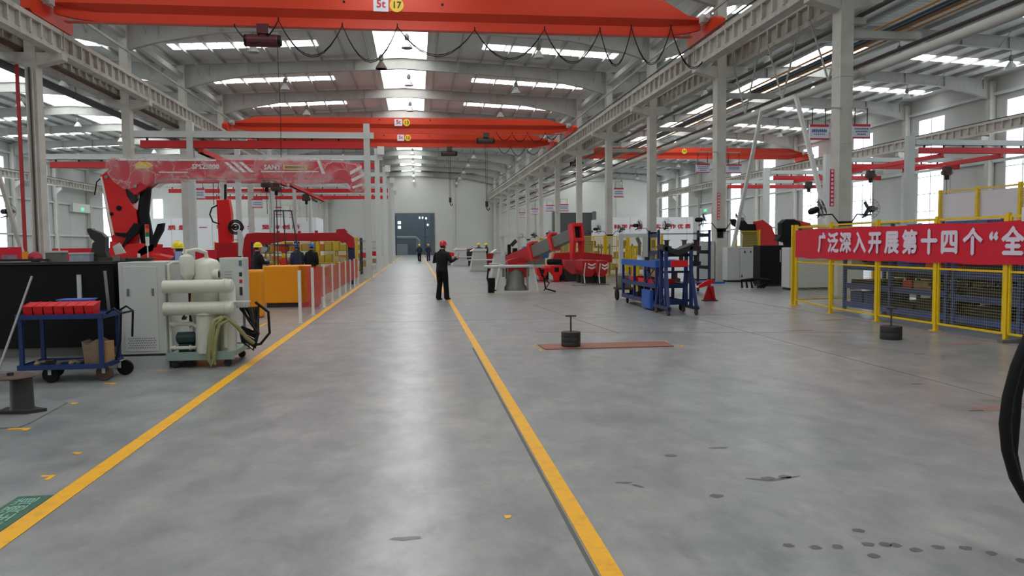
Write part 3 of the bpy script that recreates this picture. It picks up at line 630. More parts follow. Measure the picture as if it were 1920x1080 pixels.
# long white office rooms with red slogans in the side bays
def room(x0, x1, Y, dep, h, label, s, tx):
    t = thing('site_office', label, 'site office', ((x0 + x1) / 2, Y, 0)); L = (x1 - x0) / 2
    b = MB(); b.box(-L, L, 0, dep, 0, h); b.build('cabin', EMW, t)
    b = MB()
    q = -L + 2
    while q < L - .5: b.box(q - .02, q + .02, -.015, 0, 0, h); q += 2
    b.build('panel_seam', m_lgrey, t)
    text(tx, .5, m_sred, 'slogan', t, (0, -.03, h - 1.0), (1, 0, 0), (0, 0, 1), .004, .02, sx=s)
EMW = M('cabin_white', (244, 246, 248), .5, 0, .02)
A = [(19.742,4.305),(28.43,4.258)]; room(A[0][0], A[1][0], 75.8, 9, A[0][1], 'long white office cabin with a red slogan in the window-side bay', 1.25, '科 学 严 谨   务 实 工 作 优 质')
A = [(-26.876,4.673),(-10.412,4.58)]; room(A[0][0], A[1][0], 81.3, 6, A[0][1], 'long white office cabin with a red slogan in the door-side bay', 1.6, '质 量 第 一    客 户 为 先   坚 持 创 新')

for i, (dx, m_, r_) in enumerate(((.24, m_conc, .03), (.32, m_pipeD, .035), (.4, m_conc, .025))):
    b = MB(); b.tube([(XA - .12 + i * .11, 31.0, 0), (XA - .12 + i * .11, 31.0, 4), (XA - .12 + i * .11, 31.0, 8.5)], r_, 8); tag(b.build('conduit', m_), 'upright conduit on the nearest left column, %s from the column face' % ordn(i), 'conduit', 'conduits on the nearest left column')
# ------------------------------------------------------------------ yellow mesh fence on the right, its slogan banner
def fence_run(name, pts, h, label, mat_mesh, gap=.06, mid=1.13, zb=.13, sub=0, fmat=None):
    """pts: post bases along the run; posts, framed panels and wire as parts"""
    fmat = fmat or m_fy
    t = thing(name, label, 'fence', (pts[0][0], pts[0][1], 0)); o = Vector((pts[0][0], pts[0][1], 0))
    for i, p in enumerate(pts):
        q = Vector((p[0], p[1], 0)) - o
        b = MB(); b.cb((q.x, q.y, h / 2 + .01), (.065, .065, h)); b.cb((q.x, q.y, .006), (.15, .15, .012)); b.build('post', fmat, t)
    for p, c in zip(pts, pts[1:]):
        a = Vector((p[0], p[1], 0)) - o; e = Vector((c[0], c[1], 0)) - o; d = (e - a).normalized(); a = a + d * gap; e = e - d * gap
        b = MB(); up = Vector((0, 0, 1))
        for z in (zb, h - .05) + ((mid,) if mid else ()): b.bar(a + up * z, e + up * z, .03, .035)
        n_ = 1 + sub
        for q in range(n_ + 1): x = a.lerp(e, q / n_); b.bar(x + up * zb, x + up * (h - .05), .035)
        f_ = b.build('panel_frame', fmat, t)
        panel_uv('wire_mesh', a + up * zb, e - a, up * (h - .05 - zb), mat_mesh, f_)
    return t
FP = [(9.74, 18.55), (9.40, 16.3), (9.36, 14.47), (9.38, 12.72), (9.42, 11.1), (9.45, 9.3), (9.5, 7.4)]
fence_run('mesh_fence', FP, 2.07, 'near yellow wire-mesh fence round the racks, carrying the slogan banner', m_wire)
fence_run('mesh_fence', [(9.74, 18.75), (10.9, 18.9), (12.2, 19.0)], 2.07, 'yellow mesh fence return from the first fence post towards the nearest column', m_wire)
t = thing('slogan_banner', 'long red cloth banner with white slogan characters tied along the yellow fence', 'banner', (9.3, 13.8, 1.24))
b = MB(); nn = 60; vs = []; 
def banx(y): 
    for (p, c) in zip(FP, FP[1:]):
        if c[1] <= y <= p[1]: return p[0] + (c[0] - p[0]) * (p[1] - y) / (p[1] - c[1]) - .055
    return 9.7
for q in range(nn + 1):
    y = 18.5 - 11.0 * q / nn; x = banx(y) - 9.3 + .006 * math.sin(q * .9); zt = .70 - .012 * math.sin(q * .55); zl = .012 * math.sin(q * .8)
    vs += [(x, y - 13.8, zl), (x, y - 13.8, zt), (x + .008, y - 13.8, zt), (x + .008, y - 13.8, zl)]
b.add(vs, [(4 * q + j, 4 * q + 4 + j, 4 * q + 4 + (j + 1) % 4, 4 * q + (j + 1) % 4) for q in range(nn) for j in range(4)]); b.build('cloth', m_cloth, t)
for q, (ch, y) in enumerate(zip('广泛深入开展第十四个“全国', (16.63, 16.11, 15.59, 15.04, 14.48, 13.93, 13.39, 12.85, 12.33, 11.78, 11.32, 10.93, 10.45))):
    x = banx(y) - 9.3 - .014
    text(ch, .47, m_ban_t, 'character', t, (x, y - 13.8, .345), (0, -1, 0), (0, 0, 1), .002, .02, sx=.98)
for y in (18.5, 16.3, 14.47, 12.72, 11.1):
    b = MB(); b.tube([(banx(y) - 9.3, y - 13.8, .68), (banx(y) - 9.24, y - 13.8, .74)], .006, 5); b.build('tie', m_white, t)
# raised screen behind the racks
t = thing('mesh_screen', 'tall white wire screen with yellow posts rising behind the racks', 'screen', (12.3, 16.6, 0))
b = None
for i, y in enumerate((16.6, 15.4, 14.2, 13.0)):
    b = MB(); b.cb((0, y - 16.6, 1.42), (.07, .07, 2.82)); b.build('post', m_fy, t)
    if i < 3:
        b = MB(); b.bar((0, y - 16.6, 2.78), (0, y - 17.8, 2.78), .03); b.bar((0, y - 16.6, 1.9), (0, y - 17.8, 1.9), .03); f_ = b.build('panel_frame', m_fy, t)
        panel_uv('wire_mesh', (0, y - 16.63, .2), (0, -1.14, 0), (0, 0, 2.58), m_wirew, f_)
b = MB(); b.box(.05, .06, -3.6, 0, 1.2, 2.72); b.build('backing_sheet', M('pale_sheet', (236, 228, 228), .7, 0, .05, 1), t)
# blue racks with their loads
def rack(x0, x1, y0, y1, levels, label, mats=None, cat='rack', post=.07, name='storage_rack', back=False):
    t = thing(name, label, cat, ((x0 + x1) / 2, (y0 + y1) / 2, 0)); X = (x1 - x0) / 2; Yh = (y1 - y0) / 2; m_ = mats or m_rackblue
    n_ = max(2, int(round((y1 - y0) / 1.9)) + 1)
    for q in range(n_):
        y = -Yh + 2 * Yh * q / (n_ - 1)
        for s in (-1, 1): b = MB(); b.cb((s * X, y, levels[-1] / 2 + .06), (post, post, levels[-1] + .1)); b.build('upright', m_, t)
    for z in levels:
        b = MB(); b.box(-X, X, -Yh, Yh, z - .02, z); b.box(-X - .01, -X + .03, -Yh, Yh, z - .12, z - .02); b.box(X - .03, X + .01, -Yh, Yh, z - .12, z - .02); b.build('shelf', m_, t)
    return t
rack(10.1, 11.1, 10.0, 13.2, (.22, .62, 1.06, 1.52), 'blue steel rack behind the banner, nearest section stacked with crates')
rack(10.1, 11.1, 13.4, 16.9, (.22, .66, 1.1, 1.75), 'blue steel rack in the open mesh section, holding dark bars')
rack(11.3, 12.0, 10.0, 16.9, (.22, .9, 1.6, 1.95), 'tall dark-blue back rack behind the banner rack', m_dblue)
b = MB(); b.box(12.5, 12.55, 9, 19, .2, 1.9); tag(b.build('partition_board', M('pale_board', (176, 174, 160), .7)), 'pale partition board closing the rack yard behind the racks', 'board')
rnd = random.Random(3); cnt = 0
kinds = {'steel_bars': ('dark steel bar bundle', 'bundle', m_dark), 'parts_crate': ('blue parts crate', 'crate', m_rackblue), 'wood_packing': ('raw wooden packing piece', 'wood', m_wood), 'casting': ('rusty casting', 'casting', m_rust), 'cardboard_box': ('cardboard box', 'box', m_card), 'orange_part': ('orange-red machine part', 'part', m_orange)}
def load(kind, x, y, z, dx, dy, dz, where):
    nm, cat, m_ = kinds[kind]; b = MB()
    if kind == 'steel_bars':
        for q in range(5):
            for r in range(max(1, int(dz / .05))): b.box(x - dx / 2 + dx * q / 5, x - dx / 2 + dx * (q + .85) / 5, y - dy / 2, y + dy / 2 - .02 * ((q + r) % 3), z + r * .05, z + r * .05 + .042)
    elif kind == 'parts_crate':
        b.box(x - dx / 2, x + dx / 2, y - dy / 2, y + dy / 2, z, z + .02)
        for s in (-1, 1): b.box(x + s * dx / 2 - .01, x + s * dx / 2 + .01, y - dy / 2, y + dy / 2, z, z + dz); b.box(x - dx / 2, x + dx / 2, y + s * dy / 2 - .01, y + s * dy / 2 + .01, z, z + dz)
        b.box(x - dx / 2 - .02, x - dx / 2 - .01, y - .03, y + .03, z + dz * .5, z + dz * .8); b.box(x - dx * .4, x + dx * .4, y - dy * .4, y + dy * .4, z + .02, z + dz * .6)
    elif kind == 'wood_packing':
        b.box(x - dx / 2, x + dx / 2, y - dy / 2, y + dy / 2, z, z + dz * .3); b.box(x - dx / 2, x - dx / 3, y - dy / 2, y + dy / 2, z + dz * .3, z + dz * .6); b.box(x - dx / 2, x + dx / 2, y - dy / 2, y - dy / 3, z + dz * .3, z + dz * .55)
    elif kind == 'casting':
        b.lathe((x, y, z), [(min(dx, dy) / 2, 0), (min(dx, dy) / 2, dz * .25), (min(dx, dy) / 3.2, dz * .3), (min(dx, dy) / 3.5, dz * .8), (min(dx, dy) / 2.4, dz)], 14)
    elif kind == 'orange_part':
        b.prism([(x - dx / 2, z), (x + dx / 2, z), (x + dx / 2, z + dz * .5), (x + dx / 4, z + dz), (x - dx / 2, z + dz)], y - dy / 2, y + dy / 2)
    else:
        b.box(x - dx / 2, x + dx / 2, y - dy / 2, y + dy / 2, z, z + dz); b.box(x - dx / 2 - .002, x + dx / 2 + .002, y - .02, y + .02, z + .01, z + dz + .003)
    return tag(b.build(kind, m_), nm + ' ' + where, cat, 'loads on the blue racks')
def fill(x0, x1, y0, y1, levels, hmax, tagw, seed, pal):
    rnd = random.Random(seed)
    for li, z in enumerate(levels):
        y = y1 - .12; j = 0
        while y > y0 + .5:
            kd = rnd.choice(pal); dy = {'steel_bars': rnd.uniform(.9, 1.4), 'wood_packing': rnd.uniform(.4, .7)}.get(kd, rnd.uniform(.3, .55)); dy = min(dy, y - y0 - .1)
            dz = min(hmax[li] - .15, rnd.uniform(.12, .3))
            load(kd, (x0 + x1) / 2 - .05, y - dy / 2, z + .001, (x1 - x0) * .75, dy - .04, dz, 'on the %s shelf of the %s, %s from far end' % (['bottom', 'second', 'third', 'top'][li], tagw, ordn(min(j, 13)))); y -= dy + rnd.uniform(.02, .12); j += 1
fill(10.1, 11.1, 13.4, 16.9, (.22, .66, 1.1, 1.75), (.4, .4, .6, .3), 'bar rack', 5, ['steel_bars', 'casting', 'wood_packing', 'orange_part', 'parts_crate', 'steel_bars'])
fill(10.1, 11.1, 10.0, 13.2, (.22, .62, 1.06, 1.52), (.4, .42, .44, .5), 'crate rack', 9, ['parts_crate', 'parts_crate', 'cardboard_box', 'steel_bars', 'wood_packing', 'casting'])
for (y, dy, dz, kd, wh) in ((15.9, 1.0, .07, 'parts_crate', 'lying on top of the back rack near the fence corner'), (14.5, 1.2, .1, 'parts_crate', 'long and shallow on top of the back rack'), (12.4, .4, .16, 'cardboard_box', 'on top of the back rack under the white screen'), (11.9, .55, .2, 'parts_crate', 'bright on top of the back rack'), (11.3, .3, .15, 'cardboard_box', 'at the near end of the back rack top')):
    load(kd, 11.6, y, 1.952, .55, dy, dz, wh)
# small notice at the frame edge on the fence
t = thing('notice_board', 'small white notice with red writing hung at the fence top, at the frame edge', 'sign', (9.36, 10.75, 1.93)); b = MB(); b.box(-.02, 0, -.5, .0, 0, .22); b.build('board', m_white, t); b = MB()
for q in range(2): b.box(-.024, -.02, -.2 - .2 * q, -.06 - .2 * q, .06, .17)
b.build('lettering', m_sred, t)
# round weights with T-bar handles
def weight(x, y, r, h, ht, label, rows=3):
    t = thing('counterweight', label, 'weight', (x, y, 0))
    for i in range(rows):
        b = MB(); b.lathe((0, 0, h * i / rows), [(r * .985, .0), (r, .006), (r, h / rows - .005), (r * .985, h / rows)], 28); b.build('disc', m_dark, t, True)
    b = MB(); b.cyl((0, 0, h - .01), .014, ht - h, 10); b.build('handle_stem', m_rust, t); b = MB(); b.tube([(-.085, 0, ht), (.085, -.02, ht)], .014, 8); b.build('handle_bar', m_rust, t)
    return t
weight(2.42, 11.86, .155, .245, .5, 'round dark iron weight with T handle standing on the copper-coloured plate')
weight(7.86, 11.75, .17, .22, .52, 'round dark iron weight with T handle alone on the floor before the yellow fence', 2)
b = MB(); P4 = [(1.93,12.181),(1.956,11.601),(4.03,11.562),(4.063,12.16)]; b.prism(P4, .002, .014, 'xy'); tag(b.build('steel_plate', m_copper), 'long copper-coloured flat plate on the floor under the T-handled weight', 'plate')
def mark(pts, label):
    tag(slab('corner_mark', pts, m_fy if 0 else m_yline, .0012), label, 'floor mark', 'yellow corner marks on the floor')
def ell(x, y, a, b_, w_, label):
    sx = 1 if a > 0 else -1; sy = 1 if b_ > 0 else -1
    pts = [(x, y), (x + a, y), (x + a, y + sy * w_), (x + sx * w_, y + sy * w_), (x + sx * w_, y + b_), (x, y + b_)]
    mark(pts, label)
ell(1.83, 12.0, .12, .12, .04, 'yellow mark at the far left corner of the copper-coloured plate'); ell(1.86, 11.5, .12, .14, .04, 'yellow mark at the near left corner of the copper-coloured plate')
ell(4.2, 11.55, -.12, .14, .04, 'yellow mark at the near right corner of the copper-coloured plate'); ell(4.14, 12.28, -.14, -.1, .04, 'yellow mark at the far right corner of the copper-coloured plate')
ell(5.2, 15.6, .2, .05, .04, 'faint yellow dash before the blue trestle')
b = MB(); b.box(9.2, 10.0, 10.9, 11.02, .002, .05); tag(b.build('steel_strip', m_gsteel), 'flat grey steel strip on the floor at the fence foot', 'strip')
# black hose loop hanging close to the camera, on a stand beyond the frame
t = thing('hose', 'thick black hose hanging in a loop at the right frame edge', 'hose', (2.75, 3.0, 0))
A = [(2.704,1.295),(2.648,1.203),(2.6,1.086),(2.566,0.957),(2.554,0.839),(2.57,0.719),(2.61,0.598),(2.671,0.498),(2.738,0.434)]; c0 = Vector((2.75, 3.0, 0))
pt = [Vector((x, 3.0, z)) - c0 for x, z in A]; top = [Vector((.36, .04, 1.45)), Vector((.18, .02, 1.44))]
end = [Vector((.35, .03, .5)), Vector((.6, .05, .62)), Vector((.68, .05, .95)), Vector((.55, .04, 1.3)), Vector((.42, .04, 1.46))]
b = MB(); b.tube([top[0], top[1]] + pt + end, .024, 14); b.build('hose_coil', m_black, t, True)
A = [(2.801,1.259),(2.75,1.163),(2.714,1.042),(2.696,0.932),(2.69,0.798),(2.683,0.675),(2.714,0.549),(2.774,0.447)]
b = MB(); b.tube([Vector((.36, .12, 1.44)), Vector((.2, .12, 1.43))] + [Vector((x, 3.1, z)) - c0 for x, z in A] + [Vector((.4, .1, .5)), Vector((.62, .1, .8)), Vector((.5, .1, 1.3)), Vector((.4, .1, 1.45))], .02, 14); b.build('hose_coil', m_black, t, True)
t = thing('hose_stand', 'steel hose stand beyond the right frame edge', 'stand', (3.2, 3.08, 0)); b = MB(); b.cb((0, 0, .75), (.06, .06, 1.5)); b.cb((0, 0, .01), (.4, .4, .02)); b.tube([(0, 0, 1.4), (-.14, 0, 1.4), (-.16, 0, 1.46)], .015, 8); b.build('post', m_gsteel, t)
# ------------------------------------------------------------------ test benches at the foot of the second right column
def bench(x0, x1, y0, y1, h, label, body, door=None, name='test_bench', pl=None):
    t = thing(name, label, 'cabinet', ((x0 + x1) / 2, y0, 0)); X = (x1 - x0) / 2
    b = MB(); b.box(-X, X, 0, y1 - y0, .08, h); b.build('body', body, t, bevel=.012)
    b = MB(); b.box(-X + .03, X - .03, .04, y1 - y0 - .04, 0, .08); b.build('plinth', m_dark, t)
    return t, X
t, X = bench(12.68, 13.95, 29.9, 30.4, 1.44, 'wide light-grey cabinet left of the black panel, by the second right column', m_lgrey)
for x in (.1, .35):
    b = MB(); b.box(x, x + .04, -.02, 0, 1.2, 1.3); b.build('lock', m_dark, t)
b = MB(); b.box(-.02, .02, -.02, 0, .2, .3); b.build('latch', m_dark, t); b = MB(); b.box(-.1, -.095, -.006, 0, .1, 1.4); b.build('door_seam', m_dark, t)
t, X = bench(12.55, 13.45, 26.6, 27.2, 1.52, 'black-fronted cabinet between the two light-grey cabinets', m_blackp)
b = MB(); b.box(X - .14, X - .11, -.02, 0, .9, 1.35); b.build('door_handle', m_lgrey, t)
t, X = bench(12.5, 15.2, 24.3, 24.85, 1.45, 'light-grey cabinet behind the end of the yellow fence', m_lgrey)
for x in (-1.2, -1.1): b = MB(); b.box(x, x + .04, -.02, 0, 1.15, 1.25); b.build('lock', m_dark, t)
t, X = bench(12.0, 12.66, 31.2, 32.2, 1.7, 'narrow grey cabinet on the walkway side of the second right column', m_lgrey)
b = MB(); b.box(12.72, 12.97, 31.03, 31.07, 1.85, 2.2); tag(b.build('instruction_card', m_blackp), 'small framed instruction card on the second right column', 'card')
b = MB(); b.box(11.2, 12.2, 29.0, 30.6, .003, .06); tag(b.build('floor_tray', m_lblue), 'bright blue tray on the floor at the foot of the second right column', 'tray')
b = MB()
for q in range(3): b.tube([(11.7 - q * .12, 25.4 + q * .15, .03), (11.65 - q * .12, 25.4 + q * .12, .3), (11.95 - q * .12, 25.3, .36), (12.4 - q * .1, 25.2, .3), (12.0 - q * .1, 25.2, .05)], .04, 8)
tag(b.build('hose_bundle', m_black), 'bundle of black hoses curled on the floor before the black-fronted cabinet', 'hose')
# machines behind those cabinets
def pxbox(nm, poly, y0, y1, mat, parent=None): b = MB(); b.prism(poly, y0, y1); return b.build(nm, mat, parent)
t = thing('knuckle_boom', 'red folded boom on a black mount behind the light-grey cabinet', 'boom', (0, 0, 0))
pxbox('arm', [(15.34,2.588),(15.672,2.659),(16.111,2.365),(16.375,1.68),(16.51,1.117),(15.533,1.128),(15.424,1.86)], 33, 33.3, m_red, t)
pxbox('mount', [(14.196,2.692),(14.347,2.715),(14.551,2.569),(14.805,2.664),(14.984,2.469),(15.367,2.467),(15.525,1.98),(15.374,1.69),(14.913,1.864),(14.707,2.181),(14.299,2.426)], 33.05, 33.25, m_blackp, t)
pxbox('pedestal', [(14.912,1.985),(16.449,1.973),(16.581,-0.601),(14.831,-0.57)], 33.02, 33.4, m_dark, t)
t = thing('knuckle_boom', 'black-plated boom with orange cover behind the first fence post', 'boom', (0, 0, 0))
pxbox('housing', [(14.083,2.378),(14.257,2.521),(14.607,2.519),(14.829,2.394),(14.92,2.123),(14.842,1.293),(14.358,1.298),(14.311,1.61),(13.915,1.717),(14.088,1.923)], 28.0, 28.35, m_blackp, t)
pxbox('cover', [(14.762,2.477),(15.27,2.37),(15.496,1.994),(15.506,1.285),(14.798,1.293)], 28.05, 28.3, m_orange, t)
pxbox('pedestal', [(14.269,1.465),(15.282,1.455),(15.352,-0.429),(14.202,-0.408)], 27.95, 28.4, m_dark, t)
fence_run('mesh_guard', [(13.9, 31.9), (15.0, 31.9)], 2.18, 'small yellow mesh guard behind the light-grey cabinet', m_wiref, mid=None)
# ------------------------------------------------------------------ yellow fences further down the right side
fence_run('mesh_fence', [(8.0, 36.3), (9.05, 36.0), (9.1, 36), (10.2, 36), (11.3, 36), (11.9, 35.9)], 2.05, 'yellow mesh fence facing the aisle behind the blue trolleys', m_wiref, mid=.9, sub=1)
fence_run('mesh_fence', [(8.0, 36.5), (8.3, 41), (8.3, 46), (8.3, 52)], 2.1, 'yellow mesh fence running away beside the right aisle', m_wiref, mid=.9, sub=2)
for i, (x, y) in enumerate(((9.8, 38), (11.4, 38.2), (9.4, 43), (9.4, 49))):
    rack(x, x + 1.2, y, y + 2.4, (.3, .9, 1.5), 'dark parts rack seen through the aisle-facing yellow fence, %s from its left' % ordn(i), m_dark)
    for q, (z, m_) in enumerate(((.3, m_card), (.9, m_wood), (1.5, m_rust), (.9, m_gsteel))):
        b = MB(); xx = x + .2 + .22 * q; b.box(xx, xx + .3, y + .2, y + .8, z + .001, z + .3); b.box(xx + .05, xx + .25, y + .18, y + .2, z + .08, z + .2)
        tag(b.build('stored_box', m_), 'small stored box on the %s dark parts rack, %s along' % (ordn(i), ordn(q)), 'box', 'boxes in the dark parts racks')
# ------------------------------------------------------------------ left foreground: cabinets, trolley, oil purifier
t = thing('machine_cabinet', 'long black machine cabinet at the left frame edge behind the red-binned trolley', 'cabinet', (-5.5, 10.85, 0))
b = MB(); b.box(-1.8, 1.41, 0, 1.2, .32, 1.44); b.build('body', m_blackp, t, bevel=.01)
b = MB(); b.box(-1.8, 1.41, .03, 1.15, .2, .32); b.build('sill', M('sill_grey', (100, 98, 94), .6), t); b = MB(); b.box(-1.8, 1.4, .12, 1.15, .0, .2); b.build('plinth', m_lgrey, t)
b = MB(); b.box(-1.8, 1.41, -.02, 1.2, 1.44, 1.475); b.build('worktop', m_dark, t)
b = MB(); b.box(.95, 1.0, -.03, 0, .9, 1.3); b.build('door_handle', m_lgrey, t)
t = thing('electrical_cabinet', 'light-grey upright electrical cabinet with slotted vents between black cabinet and purifier', 'cabinet', (-3.73, 10.85, 0))
b = MB(); b.box(-.3, .3, 0, 1.05, .2, 1.46); b.build('body', m_lgrey, t, bevel=.008)
b = MB(); b.box(-.34, .33, -.04, 1.1, 0, .17); b.build('plinth', M('plinth_grey', (168, 170, 168), .6), t); b = MB(); b.box(-.27, .27, .02, 1, .17, .2); b.build('shadow_gap', m_dark, t)
b = MB(); b.box(-.24, .2, -.014, -.001, .24, 1.4); d = b.build('door', m_lgrey, t, bevel=.004)
for x in (-.19, .13): b = MB(); b.box(x, x + .03, -.024, -.014, 1.0, 1.1); b.build('latch', M('latch_grey', (120, 122, 120), .4, .4), d)
b = MB()
for r in range(5):
    for q in range(12): b.cb((-.19 + q * .03 + (r % 2) * .015, -.0145, .29 + r * .032), (.014, .003, .01))
b.build('vent_slots', m_dark, d)
b = MB(); b.box(.301, .312, .1, .9, .26, 1.38); b.build('side_panel', m_lgrey, t); b = MB(); b.box(.302, .32, .12, .16, .95, 1.1); b.build('side_latch', m_dark, t)
# signal tower
t = thing('signal_tower', 'signal light tower with red, orange and green lenses on the grey cabinet', 'signal light', (-3.72, 11.1, 1.46))
b = MB(); b.cyl((0, 0, 0), .008, .24, 8); b.build('pole', m_white, t); b = MB(); b.cyl((0, 0, .22), .024, .07, 14); b.build('base', m_white, t)
for i, (m_, nm) in enumerate(((m_white, 'white_lens'), (M('lens_green', (20, 110, 70), .3), 'green_lens'), (M('lens_orange', (226, 96, 30), .3), 'orange_lens'), (M('lens_red', (200, 24, 24), .3), 'red_lens'))):
    b = MB(); b.lathe((0, 0, .29 + i * .058), [(.024, 0), (.026, .008), (.026, .048), (.024, .056)], 16); b.build(nm, m_, t)
# clutter on the cabinet tops (z = 1.475 / 1.46)
t = thing('clamp_head', 'dark clamping head with a sideways spout standing on the black cabinet', 'machine part', (-4.25, 11.3, 1.475))
b = MB(); b.prism([(-4.565,1.935),(-4.522,1.942),(-4.495,1.919),(-4.384,1.874),(-4.329,1.813),(-4.337,1.619),(-4.299,1.483),(-4.54,1.486),(-4.521,1.621),(-4.502,1.733),(-4.473,1.755),(-4.521,1.8),(-4.566,1.898)], -.05, .08); o = b.build('frame', m_dark, t)
for v in o.data.vertices: v.co.x += 4.25; v.co.z -= 1.475
zmin = min(v.co.z for v in o.data.vertices)
for v in o.data.vertices: v.co.z -= zmin
b = MB(); b.box(-.16, .14, -.12, .14, .0, .05); b.build('foot', m_rust, t)
def crate(nm, lb, cat, p, d, m_, lid=None):
    b = MB(); b.box(p[0] - d[0] / 2, p[0] + d[0] / 2, p[1] - d[1] / 2, p[1] + d[1] / 2, p[2], p[2] + d[2] * .82)
    b.slot(1).box(p[0] - d[0] / 2 - .008, p[0] + d[0] / 2 + .008, p[1] - d[1] / 2 - .008, p[1] + d[1] / 2 + .008, p[2] + d[2] * .82, p[2] + d[2])
    return tag(b.build(nm, [m_, lid or m_]), lb, cat)
crate('storage_box', 'pale blue-grey patterned box on the black cabinet', 'box', (-4.62, 11.2, 1.476), (.26, .2, .12), M('box_bluegrey', (168, 172, 186), .6, 0, .35, 25), m_lgrey)
crate('storage_box', 'small grey box with a white stem beside it on the black cabinet', 'box', (-4.98, 11.25, 1.476), (.2, .2, .15), m_gsteel, m_lgrey)
b = MB(); b.cyl((-5.05, 11.5, 1.476), .012, .3, 8, .006); tag(b.build('grease_tube', m_white), 'thin white upright tube behind the small grey box', 'tube')
b = MB(); b.ball((-5.28, 11.3, 1.54), (.09, .09, .075)); b.ball((-5.2, 11.2, 1.52), (.06, .05, .045)); tag(b.build('rag', M('rag_red', (170, 50, 64), .9, 0, .3, 20, .6), None, True), 'crumpled red cloth on the black cabinet', 'cloth')
b = MB(); b.bar((-6.2, 11.0, 1.505), (-5.02, 11.1, 1.5), .05, .03); tag(b.build('steel_bar', m_dark), 'long dark bar lying on the black cabinet top at the frame edge', 'bar')
b = MB(); b.cb((-5.7, 10.95, 1.49), (.18, .1, .028)); tag(b.build('tool_tray', m_grn if 0 else M('tool_green', (40, 130, 96), .5)), 'small green tool tray on the black cabinet', 'tray')
b = MB(); b.cyl((-4.1, 11.0, 1.476), .045, .07, 14); tag(b.build('cup', m_gsteel), 'small grey cup by the cabinet joint', 'cup')
t = thing('cable_coil', 'coil of dark cable lying on the grey cabinet top', 'cable', (-3.86, 11.15, 1.465))
b = MB()
for q in range(3): b.tube([((.16 + .015 * q) * math.cos(a / 12 * math.pi) + .01 * q, (.12 + .01 * q) * math.sin(a / 12 * math.pi), .012 + .016 * q) for a in range(25)], .011, 6)
b.build('coil', M('cable_dark_olive', (62, 56, 44), .7), t)
b = MB(); b.prism([(-4.37,1.679),(-4.273,1.732),(-4.19,1.584),(-4.338,1.555)], 11.6, 11.61); b.cb((-4.02, 11.62, 1.52), (.03, .03, .1)); tag(b.build('document_board', m_white), 'white sheet on a small holder leaning behind the grey cabinet', 'board')
b = MB(); b.box(-3.42 + .0, -3.33, 11.3, 11.31, 1.46, 1.6); tag(b.build('info_card', M('card_blue', (150, 160, 206), .5)), 'small pale-blue card standing at the right end of the grey cabinet', 'card')
# trolley with red bins
t = thing('bin_trolley', 'dark-blue two-level trolley carrying a row of red bins', 'trolley', (-4.36, 10.15, 0))
for x in (-.46, .46):
    for y in (-.27, .27): b = MB(); b.cb((x, y, .51), (.045, .045, .66)); b.build('leg', m_blue, t)
for z, nm in ((.82, 'top_shelf'), (.2, 'lower_shelf')):
    b = MB(); b.box(-.5, .5, -.3, .3, z, z + .015); b.box(-.5, .5, -.31, -.29, z - .03, z + .03); b.box(-.5, .5, .29, .31, z - .03, z + .03); b.box(-.51, -.49, -.3, .3, z - .03, z + .03); b.box(.49, .51, -.3, .3, z - .03, z + .03); b.build(nm, m_blue, t)
b = MB(); b.tube([(.5, -.2, .84), (.6, -.2, .9), (.68, -.2, .84), (.66, -.2, .5), (.6, -.2, .26)], .014, 8); b.tube([(.5, .2, .84), (.6, .2, .9), (.68, .2, .84), (.66, .2, .5)], .014, 8); b.tube([(.68, -.2, .84), (.68, .2, .84)], .014, 8); b.build('push_handle', m_blackp, t)
def wheel(c, r, wd, tm, hm, t, nm='wheel', ax='y'):
    b = MB(); b.lathe(c, [(r * .62, -wd / 2), (r * .92, -wd / 2), (r, -wd * .3), (r, wd * .3), (r * .92, wd / 2), (r * .62, wd / 2)], 22, ax); o = b.build(nm, tm, t, True)
    b = MB(); b.lathe(c, [(r * .64, -wd * .35), (r * .2, -wd * .4), (r * .2, wd * .4), (r * .64, wd * .35)], 16, ax); b.build('wheel_hub', hm, o); return o
wheel((-.16, -.22, .1), .1, .05, m_black, m_gsteel, t); wheel((.46, -.2, .1), .1, .045, m_rust, m_red, t); wheel((.56, .2, .1), .1, .045, m_black, m_dark, t); wheel((-.3, .22, .1), .1, .045, m_black, m_dark, t)
b = MB()
for (x, y) in ((-.16, -.22), (.46, -.2), (.5, .2), (-.3, .22)): b.box(x - .02, x + .02, y - .04, y - .034, .1, .2); b.box(x - .02, x + .02, y + .034, y + .04, .1, .2); b.box(x - .04, x + .04, y - .05, y + .05, .19, .2)
b.build('wheel_fork', m_lgrey, t)
def bin_(x, y, z, w_, label, m_=m_red):
    t2 = thing('parts_bin', label, 'bin', (x, y, z), 0, 'red parts bins on the blue trolley')
    b = MB(); h = .155; d = .22
    b.hexa([(-w_ * .42, -d * .4, 0), (w_ * .42, -d * .4, 0), (w_ * .42, d * .4, 0), (-w_ * .42, d * .4, 0), (-w_ * .48, -d * .5, h * .7), (w_ * .48, -d * .5, h * .7), (w_ * .48, d * .5, h), (-w_ * .48, d * .5, h)]); b.build('tub', m_, t2)
    b = MB(); b.bar((-w_ * .48, -d * .5, h * .71), (w_ * .48, -d * .5, h * .71), .014, .012); b.bar((-w_ * .48, -d * .5, h * .71), (-w_ * .48, d * .5, h), .012, .012); b.bar((w_ * .48, -d * .5, h * .71), (w_ * .48, d * .5, h), .012, .012); b.build('rim', m_, t2)
    return t2
for i in range(7): bin_(-4.36 - .37 + i * .118, 9.97, .836, .112, 'red parts bin, %s from the left on the blue trolley' % ordn(i))
b = MB(); b.box(-4.5, -4.15, 10.15, 10.4, .836, 1.0); b.box(-4.52, -4.13, 10.14, 10.41, 1.0, 1.012); tag(b.build('blue_box', M('lid_blue', (96, 112, 200), .5)), 'violet-blue lidded box behind the red bins', 'box')
